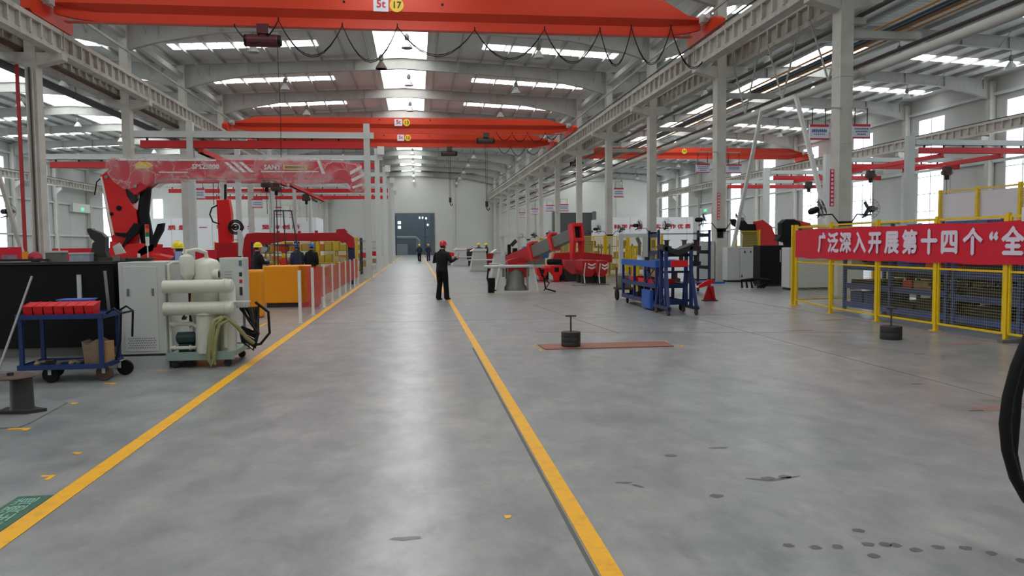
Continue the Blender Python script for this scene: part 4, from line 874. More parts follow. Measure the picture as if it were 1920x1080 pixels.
b = MB(); b.prism([(-4.13, .216), (-3.93, .216), (-3.91, .47), (-3.99, .52), (-4.1, .45), (-4.16, .5)], 9.95, 10.2); tag(b.build('sack', M('sack_tan', (134, 112, 92), .85, 0, .3, 16, .5)), 'tan sack on the lower shelf of the blue trolley', 'sack')
b = MB(); b.box(-3.93, -3.87, 9.98, 10.2, .217, .48); tag(b.build('carton', m_card), 'small brown carton beside the tan sack', 'carton')
for i, (x, l, m_) in enumerate(((-4.7, .14, m_wood), (-4.58, .1, m_dark), (-4.45, .16, m_chrome), (-4.3, .12, m_wood), (-4.22, .08, m_chrome))):
    b = MB(); b.lathe((x, 9.98, .217), [(.03, 0), (.035, .02), (.02, .03), (.02, .05)], 10); b.bar((x, 10.0, .25), (x + l, 10.1, .25), .025, .02); tag(b.build('metal_fitting', m_), 'loose fitting on the lower trolley shelf, %s from the left' % ordn(i), 'fitting', 'fittings on the trolley shelf')
A = [(-4.721,1.295),(-4.819,0.689),(-4.913,0.157)]; b = MB(); b.tube([(A[0][0], 10.0, A[0][1] + .02), (A[2][0] + .02, 9.3, .012)], .014, 8); tag(b.build('metal_rod', m_chrome), 'long silvery rod leaning at the left frame edge', 'rod')
b = MB(); b.bar((-4.0, 10.42, .83), (-4.04, 10.44, 1.36), .035, .012); tag(b.build('flat_bar', m_chrome), 'short silvery flat bar standing upright at the back of the trolley', 'bar')
# spool stand on its floor plate
b = MB(); b.prism([(-4.8, 7.42), (-3.68, 7.42), (-3.66, 7.6), (-3.74, 8.55), (-4.15, 8.85), (-5.2, 8.85)], .001, .014, 'xy'); tag(b.build('floor_plate', M('pale_steel_plate', (140, 142, 142), .45, .3, .12, 4)), 'pale steel plate on the floor under the dark spool stand', 'plate')
t = thing('spool_stand', 'dark iron pedestal with a round top plate and square foot at the left edge', 'stand', (-3.98, 8.12, .014))
b = MB(); b.prism([(-.2, -.1), (.1, -.14), (.24, -.02), (.0, .14), (-.2, .1)], 0, .03, 'xy'); b.build('foot', m_dark, t); b = MB(); b.lathe((0, 0, .03), [(.115, 0), (.105, .02), (.1, .32)], 24); b.build('drum', m_dark, t, True)
b = MB(); b.lathe((-.1, 0, .35), [(.22, 0), (.23, .008), (.22, .02)], 28); b.build('top_plate', m_rust, t, True); b = MB(); b.cyl((-.1, 0, .37), .03, .03, 12); b.build('hub', m_dark, t)
ell(-2.72, 6.45, -.07, -.07, .035, 'yellow corner mark near the left line, upper of two'); ell(-2.64, 5.82, -.1, -.12, .035, 'yellow corner mark near the left line, lower of two')
ell(-3.56, 7.42, -.2, -.1, .05, 'yellow corner mark at the near edge of the pale steel plate'); ell(-3.63, 8.56, -.07, -.08, .05, 'yellow mark at the far corner of the pale steel plate')
ell(-3.68, 9.75, -.14, -.1, .05, 'yellow mark on the floor beside the trolley wheel'); ell(.5, 4.5, .04, -.05, .03, 'small orange paint fleck between the two yellow lines')
ell(-3.3, 16.9, .05, -1.4, .06, 'yellow line piece beside the barrier, left of its first post'); ell(-3.5, 10.6, .15, .05, .04, 'yellow dash under the grey cabinet corner')
t = thing('floor_sign', 'green floor sign with white characters beside the left yellow line', 'floor sign', (-2.56, 5.0, .0015))
b = MB(); b.box(-.11, .11, -.34, .34, 0, .0012); b.build('panel', m_gline, t)
text('安全通道', .15, M('sign_pale', (150, 190, 176), .5), 'characters', t, (0, 0, .0025), (0, 1, 0), (-1, 0, 0), .0004)
# ------------------------------------------------------------------ oil purifier
t = thing('oil_purifier', 'cream oil purifier unit with two horizontal cylinders on a wheeled green base', 'machine', (-2.97, 11.27, 0))
OX, OY = 3.0, 11.6
b = MB(); b.box(-.44, .42, -.5, .5, .13, .2); b.box(-.45, .44, -.52, -.48, .11, .22); b.box(-.45, .44, .48, .52, .11, .22); b.build('base_frame', m_tgreen, t)
for x in (-.36, .34):
    for y in (-.42, .42): wheel((x, y, .055), .055, .035, m_dark, m_gsteel, t, 'caster')
for z in (1.12, .82):
    b = MB(); b.lathe((0, -.5, z), [(.05, -.46), (.088, -.455), (.09, -.44), (.09, .33), (.1, .33), (.1, .35), (.09, .35), (.09, .36), (.1, .36), (.1, .38), (.09, .38), (.09, .44), (.05, .46)], 22, 'x'); b.build('heater_cylinder', m_cream, t, True)
b = MB(); b.lathe((.0, -.1, .2), [(.2, 0), (.2, 1.0), (.2, 1.2), (.15, 1.27), (.03, 1.31)], 28); tk = b.build('vacuum_tank', m_cream, t, True)
b = MB(); b.lathe((.17, -.2, 1.27), [(.06, -.06), (.075, -.05), (.075, .03), (.05, .03)], 18, 'x'); b.build('sight_flange', m_cream, tk); b = MB(); b.lathe((.205, -.2, 1.27), [(.05, -.01), (.05, .002)], 18, 'x'); b.build('sight_glass', m_dark, tk)
b = MB(); b.lathe((-.2, -.3, 1.28), [(.04, -.1), (.09, -.02), (.1, 0), (.1, .2), (.085, .25), (.03, .28)], 20); b.build('filter_bowl', m_cream, t, True)
b = MB(); b.tube([(-.2, -.3, 1.52), (-.2, -.3, 1.6), (-.08, -.25, 1.62), (.02, -.15, 1.58), (.02, -.12, 1.48)], .028, 10); b.tube([(-.43, -.35, .2), (-.43, -.35, 1.42), (-.36, -.33, 1.45), (-.26, -.3, 1.45)], .024, 10); b.build('pipework', m_cream, t, True)
b = MB(); b.tube([(-.42, -.4, .27), (-.1, -.4, .27), (-.06, -.4, .3), (-.06, -.4, .55), (-.12, -.4, .6), (-.3, -.4, .6), (-.42, -.4, .6)], .026, 10); b.tube([(.3, -.35, .25), (.3, -.35, .75)], .03, 10); b.tube([(.14, -.42, .62), (.3, -.35, .62)], .022, 8)
for p in ((-.36, -.4, .27), (-.16, -.4, .27), (-.36, -.4, .6), (-.16, -.4, .6)): b.lathe(p, [(.036, -.012), (.036, .012)], 12, 'x')
b.build('pump_piping', m_cream, t, True)
b = MB(); b.lathe((-.22, -.32, .4), [(.05, -.14), (.085, -.12), (.085, .08), (.06, .12)], 18, 'x'); b.box(-.32, -.14, -.38, -.26, .2, .32); b.build('pump_motor', M('motor_green', (28, 56, 54), .5), t, True)
b = MB(); b.lathe((-.23, -.4, .68), [(.03, -.02), (.035, 0), (.01, .04)], 12); b.tube([(-.25, -.4, .68), (-.18, -.44, .7)], .01, 6); b.build('valve', m_rust, t)
b = MB(); b.lathe((.06, -.42, .2), [(.13, 0), (.125, .52), (.15, .53), (.15, .56), (.12, .57)], 22); b.build('filter_housing', m_cream, t, True)
b = MB(); b.lathe((.31, -.22, .2), [(.11, 0), (.11, .9), (.09, .93)], 22); b.build('side_tank', m_cream, t, True)
b = MB(); b.box(.28, .62, -.36, -.2, .88, .895); b.build('bracket_plate', m_cream, t)
b = MB(); b.box(.17, .5, -.05, .3, .78, 1.5); cb_ = b.build('control_box', m_lgrey, t, bevel=.01)
b = MB()
for q in range(6): b.cb((.29, -.052, 1.1 + q * .04), (.1, .006, .012))
b.build('louvres', M('louvre_grey', (150, 152, 148), .5), cb_)
for i, (z, h, m_) in enumerate(((1.42, .08, M('gauge_blue', (70, 110, 130), .4)), (1.26, .06, m_dark), (1.16, .05, m_sred), (1.02, .12, m_dark))): b = MB(); b.box(.44, .48, -.056, -.05, z - h / 2, z + h / 2); b.build('control_panel', m_, cb_)
for x in (.22, .46): b = MB(); b.cb((x, .1, .5), (.035, .035, .58)); b.build('box_leg', m_tgreen, t)
b = MB(); b.tube([(.33, -.45, .62), (.3, -.55, .7), (.22, -.6, .66), (.16, -.62, .45), (.13, -.64, .15), (.16, -.62, .05), (.2, -.6, .15), (.22, -.6, .4), (.28, -.58, .6), (.4, -.54, .66), (.5, -.5, .55), (.6, -.4, .38), (.66, -.3, .3)], .028, 10); b.tube([(.2, -.58, .05), (.17, -.6, .3), (.22, -.6, .6), (.34, -.56, .7), (.46, -.5, .62), (.55, -.45, .45)], .025, 10); b.build('olive_hose', m_hose, t, True)
b = MB()
for q in range(8): r_ = random.Random(q); b.tube([(.45 + .03 * q, -.1 + .03 * q, .78), (.55 + .02 * q, -.15 + r_.random() * .2, .6), (.66 + .06 * r_.random(), -.2, .42), (.62 + .08 * r_.random(), -.3 + .03 * q, .2 + .03 * q), (.5, -.25, .32 + .03 * q), (.46, -.2, .5)], .017, 7)
b.tube([(.62, .1, .85), (.8, .1, .7), (.82, .05, .4), (.7, 0, .25), (.6, -.1, .24)], .02, 8)
b.build('power_cables', m_black, t)
# ------------------------------------------------------------------ barrier: white posts with red net
ys = [16.69, 18.71, 20.9, 22.95, 25.1, 27.15, 29.1, 31.0, 32.9]
for i, y in enumerate(ys):
    b = MB(); b.cb((-2.52, y, .57), (.06, .06, 1.14)); b.cb((-2.52, y, .005), (.12, .12, .01)); tag(b.build('barrier_post', m_white), 'white barrier post, %s from the front along the left line' % ordn(i), 'post', 'white barrier posts')
for i, (a, c) in enumerate(zip(ys[1:], ys[2:])):
    b = MB(); n_ = 6
    vs = []
    for q in range(n_ + 1):
        u = q / n_; y = a + .026 + (c - a - .052) * u; z1 = 1.12 - .05 * math.sin(math.pi * u); x = -2.535 - .03 * math.sin(math.pi * u)
        vs += [(x, y, .3), (x, y, z1), (x + .004, y, z1), (x + .004, y, .3)]
    b.add(vs, [(4 * q + j, 4 * q + 4 + j, 4 * q + 4 + (j + 1) % 4, 4 * q + (j + 1) % 4) for q in range(n_) for j in range(4)])
    tag(b.build('safety_net', m_net), 'red safety net panel, %s from the front between white barrier posts' % ordn(i), 'net', 'red net panels of the barrier')
b = MB(); b.prism([(-3.2, 0), (-2.7, 0), (-2.62, .1), (-2.62, 1.1), (-3.2, 1.13)], 21.1, 21.13); tag(b.build('red_sheet', m_net), 'translucent red sheet draped over the tank end behind the second barrier post', 'sheet')
t = thing('guard_column', 'slim orange-yellow box column before the big orange tank', 'guard', (-3.76, 18.35, 0)); b = MB(); b.box(-.18, .16, -.2, .2, .01, 1.12); b.build('body', m_oy, t, bevel=.05); b = MB(); b.box(-.15, .13, -.17, .17, 0, .05); b.build('foot', m_dark, t)
t = thing('oil_tank', 'large orange-yellow tank behind the first barrier post', 'tank', (-3.55, 21.6, 0)); b = MB(); b.box(-.6, .55, -.5, .6, .12, 1.13); b.build('shell', m_oy, t, bevel=.03); b = MB(); b.box(-.52, .48, -.42, .5, 0, .12); b.build('skid', m_dark, t)
t = thing('oil_tank', 'second orange tank glimpsed behind the purifier', 'tank', (-5.0, 17.5, 0)); b = MB(); b.box(-.5, .5, -.4, .4, .1, 1.3); b.build('shell', m_oy, t, bevel=.03); b = MB(); b.box(-.45, .45, -.35, .35, 0, .1); b.build('skid', m_dark, t)
# ------------------------------------------------------------------ the big film-wrapped boom
t = thing('wrapped_boom', 'big red crane boom wrapped in clear film above the left cabinets', 'crane boom', (0, 0, 0))
ARM = [(-9.031,4.305),(-5.752,4.302),(-2.273,4.25),(-1.822,4.154),(-1.651,3.81),(-1.66,3.383),(-1.969,3.367),(-2.093,3.613),(-2.349,3.727),(-7.464,3.739),(-7.802,3.644),(-8.085,3.406),(-8.364,3.231),(-8.597,3.454),(-8.888,3.738),(-9.073,3.99)]
b = MB(); b.prism(ARM, 24.0, 24.55); arm = b.build('arm', M('boom_crimson', (196, 24, 48), .35, 0, .08, 3), t, bevel=.02)
FLM = [(-9.099,4.262),(-8.977,4.341),(-8.619,4.327),(-7.107,4.365),(-5.726,4.339),(-4.48,4.36),(-3.535,4.38),(-2.901,4.334),(-2.261,4.321),(-1.748,4.225),(-1.61,3.883),(-1.587,3.441),(-1.703,3.311),(-1.994,3.295),(-2.15,3.54),(-2.598,3.621),(-3.555,3.572),(-4.5,3.653),(-5.747,3.668),(-7.283,3.667),(-7.711,3.588),(-7.836,3.477),(-8.046,3.541),(-8.163,3.635),(-8.351,3.446),(-8.623,3.399),(-8.886,3.604),(-9.028,3.792),(-9.14,3.98)]
b = MB(); b.prism(FLM, 23.93, 24.62); b.build('plastic_film', m_film, t)
def decal(nm, poly, m_, d=.002, Y=24.0):
    b = MB(); b.prism(poly, Y - .02 - d, Y - .004); return b.build(nm, m_, arm)
for P in ([(-5.754,4.222),(-5.645,4.222),(-5.312,3.918),(-5.437,3.918)], [(-5.536,4.223),(-5.427,4.223),(-5.093,3.919),(-5.218,3.918)], [(-5.318,4.223),(-5.209,4.224),(-4.873,3.919),(-4.999,3.919)], [(-3.01,4.296),(-2.93,4.297),(-2.764,3.874),(-2.86,3.874)], [(-2.021,3.94),(-1.66,4.138),(-1.662,4.039),(-2.007,3.842)], [(-1.994,3.711),(-1.65,3.876),(-1.652,3.777),(-1.963,3.613)], [(-1.966,3.482),(-1.656,3.58),(-1.657,3.515),(-1.935,3.416)], [(-4.668,3.952),(-2.97,3.955),(-2.971,3.922),(-4.669,3.919)], [(-7.64,3.93),(-6.814,3.931),(-6.815,3.899),(-7.641,3.898)], [(-8.776,4.306),(-5.984,4.301),(-5.986,4.253),(-8.778,4.259)]): decal('white_stripe', P, m_white)
decal('yellow_sticker', [(-8.331,4.134),(-8.176,4.229),(-7.874,4.199),(-7.801,4.104),(-7.911,4.024),(-8.274,4.023)], m_fy)
decal('warning_plate', [(-4.016,4.147),(-3.301,4.133),(-3.305,4.003),(-4.02,4.001)], m_fy); decal('warning_plate_core', [(-3.969,4.115),(-3.35,4.1),(-3.352,4.035),(-3.971,4.034)], m_gsteel, .008)
A = [(-6.285,4.076),(-4.334,4.065)]
text('SPS25000', .2, m_white, 'model_lettering', arm, (A[0][0], 23.97, A[0][1]), (1, 0, 0), (0, 0, 1), .002, .006)
text('SANY', .2, m_white, 'maker_lettering', arm, (A[1][0], 23.97, A[1][1]), (1, 0, 0), (0, 0, 1), .002, .006)
b = MB(); b.prism([(-9.359,3.81),(-9.065,4.032),(-8.771,3.81),(-8.674,3.572),(-8.612,3.207),(-8.37,2.775),(-8.339,2.375),(-8.49,1.575),(-9.06,1.389),(-9.113,1.981),(-9.255,3.017)], 24.1, 24.5); up = b.build('upright', m_red, t, bevel=.02)
A = [(-9.171,3.785),(-8.846,2.852),(-9.064,2.679),(-8.324,3.501)]
for i, (x, z) in enumerate(A): b = MB(); b.lathe((x, 24.08 if i != 3 else 23.98, z), [(.05 if i != 1 else .075, -.015), (.05 if i != 1 else .075, .03)], 16, 'y'); b.build('pin', m_black if i in (1, 2) else m_chrome, up)
b = MB(); b.prism([(-9.337,3.769),(-9.29,3.801),(-9.012,2.059),(-9.073,2.028)], 24.07, 24.1); b.build('edge_trim', m_white, up)
A = [(-8.112,3.485),(-8.232,2.691),(-8.164,2.052),(-8.12,1.572)]; b = MB(); b.tube([(x, 24.3, z) for x, z in A], [.15, .17, .19, .17], 14); b.build('lift_cylinder', m_blackp, t, True)
b = MB(); b.prism([(-8.654,3.564),(-8.416,3.454),(-8.367,3.136),(-8.463,3.009),(-8.581,3.089),(-8.632,3.327)], 24.15, 24.4); b.build('link', m_dark, t)
b = MB(); b.prism([(-8.92,2.119),(-8.576,2.1),(-8.354,2.399),(-8.175,2.366),(-8.244,2.113),(-8.446,1.957),(-8.713,1.643),(-8.805,1.58),(-8.596,1.958),(-8.878,2.024)], 23.85, 24.0); b.build('hose_guard', m_blackp, t)
b = MB(); b.prism([(-7.968,1.81),(-7.856,1.983),(-7.707,2.363),(-7.539,2.393),(-7.577,2.171),(-7.738,1.887),(-7.871,1.57),(-8.209,1.415),(-8.31,1.543)], 23.9, 24.1); b.build('support_arm', m_blackp, t)
b = MB(); b.prism([(-9.08,1.869),(-8.599,1.768),(-8.264,1.797),(-7.808,1.761),(-7.879,1.473),(-7.392,1.37),(-7.37,1.112),(-9.138,1.136)], 23.9, 24.7); b.build('slew_base', m_red, t, bevel=.02)
b = MB(); A = [(-9.042,1.263),(-7.427,1.242)]; b.box(A[0][0], A[1][0], 23.95, 24.65, 0, A[0][1]); b.build('pedestal', m_dark, t)
b = MB(); A = [(-9.274,3.832),(-9.491,3.643),(-9.566,3.249)]; b.tube([(x, 24.2, z) for x, z in A], .02, 8); b.build('loose_hose', m_black, t)
# smaller upright boom and long horizontal boom further back
t = thing('upright_boom', 'small red boom standing upright with a black hose reel, behind the purifier', 'crane boom', (0, 0, 0))
b = MB(); b.prism([(-7.526,3.501),(-7.47,3.44),(-7.138,3.459),(-7.079,3.5),(-6.998,2.935),(-7.011,1.863),(-6.86,1.678),(-6.87,1.353),(-7.497,1.32),(-7.491,2.13)], 30, 30.4); b.build('mast', m_red, t, bevel=.02)
b = MB(); b.prism([(-7.598,1.828),(-6.817,1.82),(-6.795,1.231),(-7.616,1.241)], 29.9, 30.6); b.build('slew_base', m_dred, t)
b = MB(); A = [(-7.594,1.321),(-6.792,1.312)]; b.box(A[0][0], A[1][0], 29.95, 30.6, 0, A[0][1]); b.build('pedestal', M('pedestal_teal', (44, 62, 72), .6), t)
A = [(-6.819,2.408)][0]; b = MB()
for r_ in (.26, .2, .1): b.tube([(A[0] + r_ * math.cos(a / 10 * math.pi), 29.9, A[1] + r_ * math.sin(a / 10 * math.pi)) for a in range(21)], .03, 6)
b.box(A[0] - .25, A[0], 29.9, 30.2, A[1] - .05, A[1] + .05); b.build('hose_reel', m_black, t)
A = [(-7.476,3.239),(-7.673,3.139),(-7.759,2.898),(-7.651,2.616),(-7.42,2.533)]; b = MB(); b.tube([(x, 29.95, z) for x, z in A], .03, 6); b.build('hose', m_black, t)
b = MB(); A = [(-7.235,3.5),(-7.218,4.043)]; b.tube([(A[0][0], 30.2, A[0][1] - .05), (A[1][0], 30.2, A[1][1])], .05, 8); b.build('cylinder_rod', m_blackp, t)
b = MB(); b.prism([(-6.756,2.322),(-6.602,2.281),(-6.534,1.918),(-6.63,1.313),(-6.747,1.314),(-6.729,1.919)], 29.85, 29.95); b.build('control_column', m_lgrey, t)
t = thing('horizontal_boom', 'long red boom lying level above the orange tank', 'crane boom', (0, 0, 0))
b = MB(); b.prism([(-7.309,1.679),(-7.236,1.946),(-7.098,2.213),(-6.708,2.255),(-4.962,2.218),(-3.326,2.228),(-2.925,2.202),(-2.683,2.018),(-2.646,1.677),(-2.716,1.541),(-2.939,1.589),(-2.979,1.771),(-3.2,1.864),(-5.629,1.887),(-6.112,1.801),(-6.55,1.671),(-6.779,1.27),(-6.879,0.822),(-7.225,0.827)], 33, 33.45); b.build('arm', m_dred, t, bevel=.02)
b = MB(); b.prism([(-3.415,2.206),(-3.389,2.364),(-3.055,2.384),(-2.968,2.293),(-2.999,1.907),(-3.158,1.773),(-3.289,1.865)], 32.95, 33.5); b.build('collar', m_dred, t)
b = MB(); A = [(-7.197,1.051),(-6.872,1.047)]; b.box(A[0][0], A[1][0], 33.05, 33.4, 0, A[0][1]); b.build('pedestal', m_dred, t)
b = MB(); A = [(-2.938,1.634),(-2.669,1.631)]; b.box(A[0][0], A[1][0], 33.1, 33.4, 0, A[0][1]); b.build('rest_stand', m_dblue, t)
for i, P in enumerate(([(-5.838,2.225)], [(-4.962,2.218)], [(-4.257,2.235)])): b = MB(); b.cb((P[0][0], 33.2, P[0][1] + .03), (.12, .1, .12)); b.build('lug', m_dred, t)
# ------------------------------------------------------------------ low red hoarding, yellow fence, racks further left
def hoard(P, Y, label, m_=m_cloth, name='red_hoarding'):
    t = thing(name, label, 'hoarding', (P[0][0], Y, 0)); L = P[1][0] - P[0][0]; z = P[0][1]
    b = MB(); b.box(0, L, -.02, .02, .1, z); b.build('panel', m_, t)
    b = MB(); b.cb((.05, .03, z / 2), (.06, .06, z)); b.build('post', m_fy if m_ is not m_oy else m_, t); b = MB(); b.cb((L - .05, .03, z / 2), (.06, .06, z)); b.build('post', m_fy if m_ is not m_oy else m_, t)
    return t
hoard([(-12.073,1.665),(-8.134,1.605)], 27.0, 'long low red hoarding behind the wrapped boom base')
hoard([(-7.51,1.562),(-6.828,1.555)], 27.0, 'short red hoarding piece between gantry post and upright boom')
t = hoard([(-14.345,1.724),(-13.034,1.71)], 27.0, 'red hoarding with a photo poster at the left frame edge')
A = [(-14.345,1.724),(-13.637,1.47),(-13.16,1.464)]; b = MB(); b.box(A[1][0] - A[0][0], A[2][0] - A[0][0], -.03, -.021, .7, A[1][1]); b.build('poster', M('poster', (138, 112, 128), .5, 0, .7, 2.2), t)
hoard([(-12.525,1.572),(-12.35,1.57)], 26.0, 'narrow yellow panel beside the red hoarding', m_oy, 'yellow_panel')
fence_run('mesh_fence', [(-2.95, 35.6), (-2.95, 38.4)], 2.1, 'yellow fence end at the first walkway gantry post', m_wiref, mid=.9, sub=3)
fence_run('mesh_fence', [(-9.0, 35.4), (-7.5, 35.4), (-6, 35.4), (-4.5, 35.4), (-3.0, 35.45)], 1.9, 'yellow mesh fence across the bay behind the long horizontal boom', m_wiref, mid=.9, sub=1)
m_ybox = M('pallet_yellow', (206, 176, 60), .7, 0, .2, 3)
for i, (x0, x1, y) in enumerate(((-9.0, -7.0, 36.4), (-6.8, -4.9, 36.4), (-4.7, -3.3, 36.5), (-4.6, -3.2, 44), (-4.6, -3.2, 53), (-4.6, -3.2, 63))):
    t = rack(x0, x1, y, y + 1.1, (.25, .85, 1.45, 2.0), 'dark stock rack behind the yellow cross fence, %s from the door side' % ordn(i) if i < 3 else 'dark stock rack beside the walkway gantry posts, %s going back' % ordn(i - 3), m_dark)
    for li, z in enumerate((.25, .85, 1.45)):
        n_ = 4 if i < 3 else 2
        for q in range(n_):
            r_ = random.Random(i * 31 + li * 7 + q); w_ = (x1 - x0) / n_; h = r_.uniform(.25, .42); m_ = [m_ybox, m_card, m_ybox, m_red, m_lgrey][r_.randrange(5)]
            xx = x0 + w_ * (q + .08); b = MB(); b.box(xx, xx + w_ * .84, y + .1, y + .9, z + .001, z + h); b.box(xx + w_ * .2, xx + w_ * .6, y + .09, y + .1, z + h * .3, z + h * .7)
            tag(b.build('stock_box', m_), 'stock box, %s shelf, %s from the left, in the %s' % (['bottom', 'middle', 'upper'][li], ordn(q), '%s cross-fence rack' % ordn(i) if i < 3 else '%s walkway rack' % ordn(i - 3)), 'box', 'boxes in the stock racks')
t = rack(-6.6, -4.9, 31.6, 32.5, (.3, .85, 1.4, 1.75), 'dark drum rack with orange-red drums left of the blue-helmeted workers', m_dblue)
for q, (x, z, m_) in enumerate(((-6.2, .85, m_lgrey), (-5.4, .85, m_orange), (-6.2, 1.4, m_lgrey), (-5.4, .3, m_orange), (-5.4, 1.4, m_orange))):
    b = MB(); b.lathe((x, 32.0, z + .18), [(.1, -.3), (.17, -.28), (.175, 0), (.17, .28), (.1, .3)], 18, 'y'); tag(b.build('drum', m_, None, True), 'small %s drum lying in the drum rack, %s' % ('orange' if m_ is m_orange else 'grey', ['left middle shelf', 'right middle shelf', 'left top shelf', 'right bottom shelf', 'right top shelf'][q]), 'drum')
t = thing('platform_ladder', 'thin dark tubular ladder frame rising above the horizontal boom', 'ladder', (0, 27.5, 0))
LD = [(-4.953,2.914),(-5.006,0.95),(-4.371,2.911),(-3.945,0.936),(-4.644,2.912),(-4.595,1.321),(-4.532,0.944),(-4.968,1.7),(-4.146,1.692)]
for a, c in ((0, 1), (0, 2), (2, 3), (4, 6)):
    b = MB(); p, q = LD[a], LD[c]; b.tube([(p[0], 0, p[1]), (q[0], 0, max(q[1], .02) if c not in (1, 3, 6) else .01)], .022, 7); b.build('rail', m_dark, t)
b = MB(); b.tube([(LD[7][0], 0, LD[7][1]), (LD[8][0], 0, LD[8][1])], .02, 6); b.tube([(LD[0][0], .0, LD[0][1]), (LD[0][0], .5, LD[0][1]), (LD[0][0], .5, .01)], .02, 6); b.build('rung', m_dark, t)
# ------------------------------------------------------------------ stand with the inclined grey boom in the middle
t = thing('boom_test_stand', 'light-grey test stand holding a grey telescopic boom with a red box head', 'test stand', (3.35, 25.9, 0))
O = Vector((3.35, 25.9, 0))
b = MB(); b.box(-.75, .75, -.35, .45, 0, .07); b.build('base_plate', m_lgrey, t)
for s in (-1, 1):
    b = MB(); b.prism([(s * .72, .07), (s * .42, .07), (s * .42, .86), (s * .56, .86)], -.25, .25); l_ = b.build('side_cheek', m_lgrey, t)
    b = MB(); b.bar((s * .74, -.28, .07), (s * .58, -.28, .86), .05, .05); b.build('cheek_rib', m_white, l_)
    b = MB(); b.lathe((s * .42 - .02, -.26, .6), [(.045, -.01), (.045, .03)], 14, 'y'); b.box(s * .42 - .065, s * .42 + .025, -.262, -.25, .55, .82); b.build('slot_plate', m_gsteel, l_)
b = MB(); b.lathe((0, -.25, .9), [(.05, -1.1), (.055, -1.08), (.055, -.6), (.075, -.58), (.075, -.45), (.055, -.43), (.055, .43), (.075, .45), (.075, .6), (.055, .62), (.055, .95), (.05, .97)], 14, 'x'); b.build('cross_shaft', m_lgrey, t, True)
b = MB(); b.lathe((0, .05, .07), [(.4, 0), (.4, .1), (.32, .2), (.3, .62), (.24, .75), (.2, .9)], 18); b.build('slew_column', m_gsteel, t, True)
b = MB(); b.prism([(-.26, .72), (.22, .72), (.34, 1.05), (.1, 1.2), (-.3, 1.1)], -.2, .25); b.build('turret', m_dred, t)
d0 = Vector((3.45, 26.3, 1.1)) - O; d1 = Vector((5.1, 24.15, 1.99)) - O; dv = (d1 - d0)
def seg(u0, u1, w_, h, nm, m_, par=None):
    b = MB(); b.bar(d0 + dv * u0, d0 + dv * u1, w_, h); return b.build(nm, m_, par or t, bevel=.015)
seg(-.12, .30, .40, .48, 'outer_section', m_dred); seg(.30, .66, .34, .42, 'middle_section', m_gsteel); seg(.66, .97, .28, .36, 'inner_section', m_gsteel)
c_ = seg(.29, .335, .46, .56, 'collar', m_red); seg(.63, .675, .42, .52, 'collar', m_red)
n_ = dv.normalized(); nh = Vector((.3, -.92, .22)).normalized(); sdv = n_.cross(Vector((0, 0, 1))).normalized(); upv = sdv.cross(n_)
b = MB(); p = d0 + dv * .65 + upv * .3; b.bar(p - n_ * .12, p + n_ * .12, .3, .08); b.build('roller_block', m_red, t); b = MB(); b.bar(p - n_ * .1 + upv * .05, p + n_ * .1 + upv * .05, .2, .02); b.build('white_label', m_white, t)
b = MB(); p = d0 + dv * .31 + upv * .3; b.bar(p - n_ * .1, p + n_ * .16, .3, .08); b.build('roller_block', m_red, t)
# red box head with a square mouth
b = MB(); hc = d1 + n_ * .03; W_, H_, T_ = .21, .30, .14; n_ = nh; sdv = n_.cross(Vector((0, 0, 1))).normalized(); upv = sdv.cross(n_)
def fr(a, c, e): return hc + sdv * a + upv * c + n_ * e
for (a0, a1, c0_, c1_) in ((-W_, W_, H_ - .11, H_), (-W_, W_, -H_, -H_ + .11), (-W_, -W_ + .09, -H_ + .11, H_ - .11), (W_ - .09, W_, -H_ + .11, H_ - .11)):
    b.hexa([fr(a0, c0_, -T_), fr(a1, c0_, -T_), fr(a1, c0_, T_), fr(a0, c0_, T_), fr(a0, c1_, -T_), fr(a1, c1_, -T_), fr(a1, c1_, T_), fr(a0, c1_, T_)])
hd = b.build('boom_head', m_red, t, bevel=.01)
b = MB(); b.hexa([fr(-W_ + .09, -H_ + .11, -.02), fr(W_ - .09, -H_ + .11, -.02), fr(W_ - .09, -H_ + .11, .0), fr(-W_ + .09, -H_ + .11, .0), fr(-W_ + .09, H_ - .11, -.02), fr(W_ - .09, H_ - .11, -.02), fr(W_ - .09, H_ - .11, .0), fr(-W_ + .09, H_ - .11, .0)]); b.build('mouth', m_black, hd)
for s in (-1, 1):
    b = MB(); b.hexa([hc + sdv * (s * W_) - upv * H_ + n_ * .12, hc + sdv * (s * .1) - upv * H_ + n_ * .12, hc + sdv * (s * .1) - upv * H_ - n_ * .14, hc + sdv * (s * W_) - upv * H_ - n_ * .14] + [hc + sdv * (s * W_) - Vector((0, 0, .85)) + n_ * .1, hc + sdv * (s * .12) - Vector((0, 0, .85)) + n_ * .1, hc + sdv * (s * .12) - Vector((0, 0, .85)) - n_ * .06, hc + sdv * (s * W_) - Vector((0, 0, .85)) - n_ * .06]); b.build('head_bracket', m_red, t)
b = MB(); b.lathe((1.2, -.9, 1.05), [(.06, -.25), (.1, -.2), (.1, .2), (.06, .25)], 12, 'x'); b.build('winch_motor', m_black, t, True)
b = MB(); b.tube([(-.95, -.2, .85), (-1.0, -.25, .5), (-.9, -.3, .15), (-.7, -.3, .08)], .03, 7); b.tube([(.8, -.2, .85), (.95, -.25, .5), (1.0, -.3, .12), (1.35, -.3, .02)], .03, 7); b.tube([(.85, -.2, .6), (1.15, -.2, .3), (.95, -.25, .05)], .02, 7); b.build('hydraulic_hoses', m_black, t)
b = MB(); b.box(-.95, -.72, -.1, .2, 0, .5); b.build('valve_box', m_blackp, t)
b = MB(); b.box(2.4, 4.2, 25.42, 25.5, .0012, .003); tag(b.build('floor_tape', m_yline), 'yellow tape strip on the floor before the boom test stand', 'floor mark')
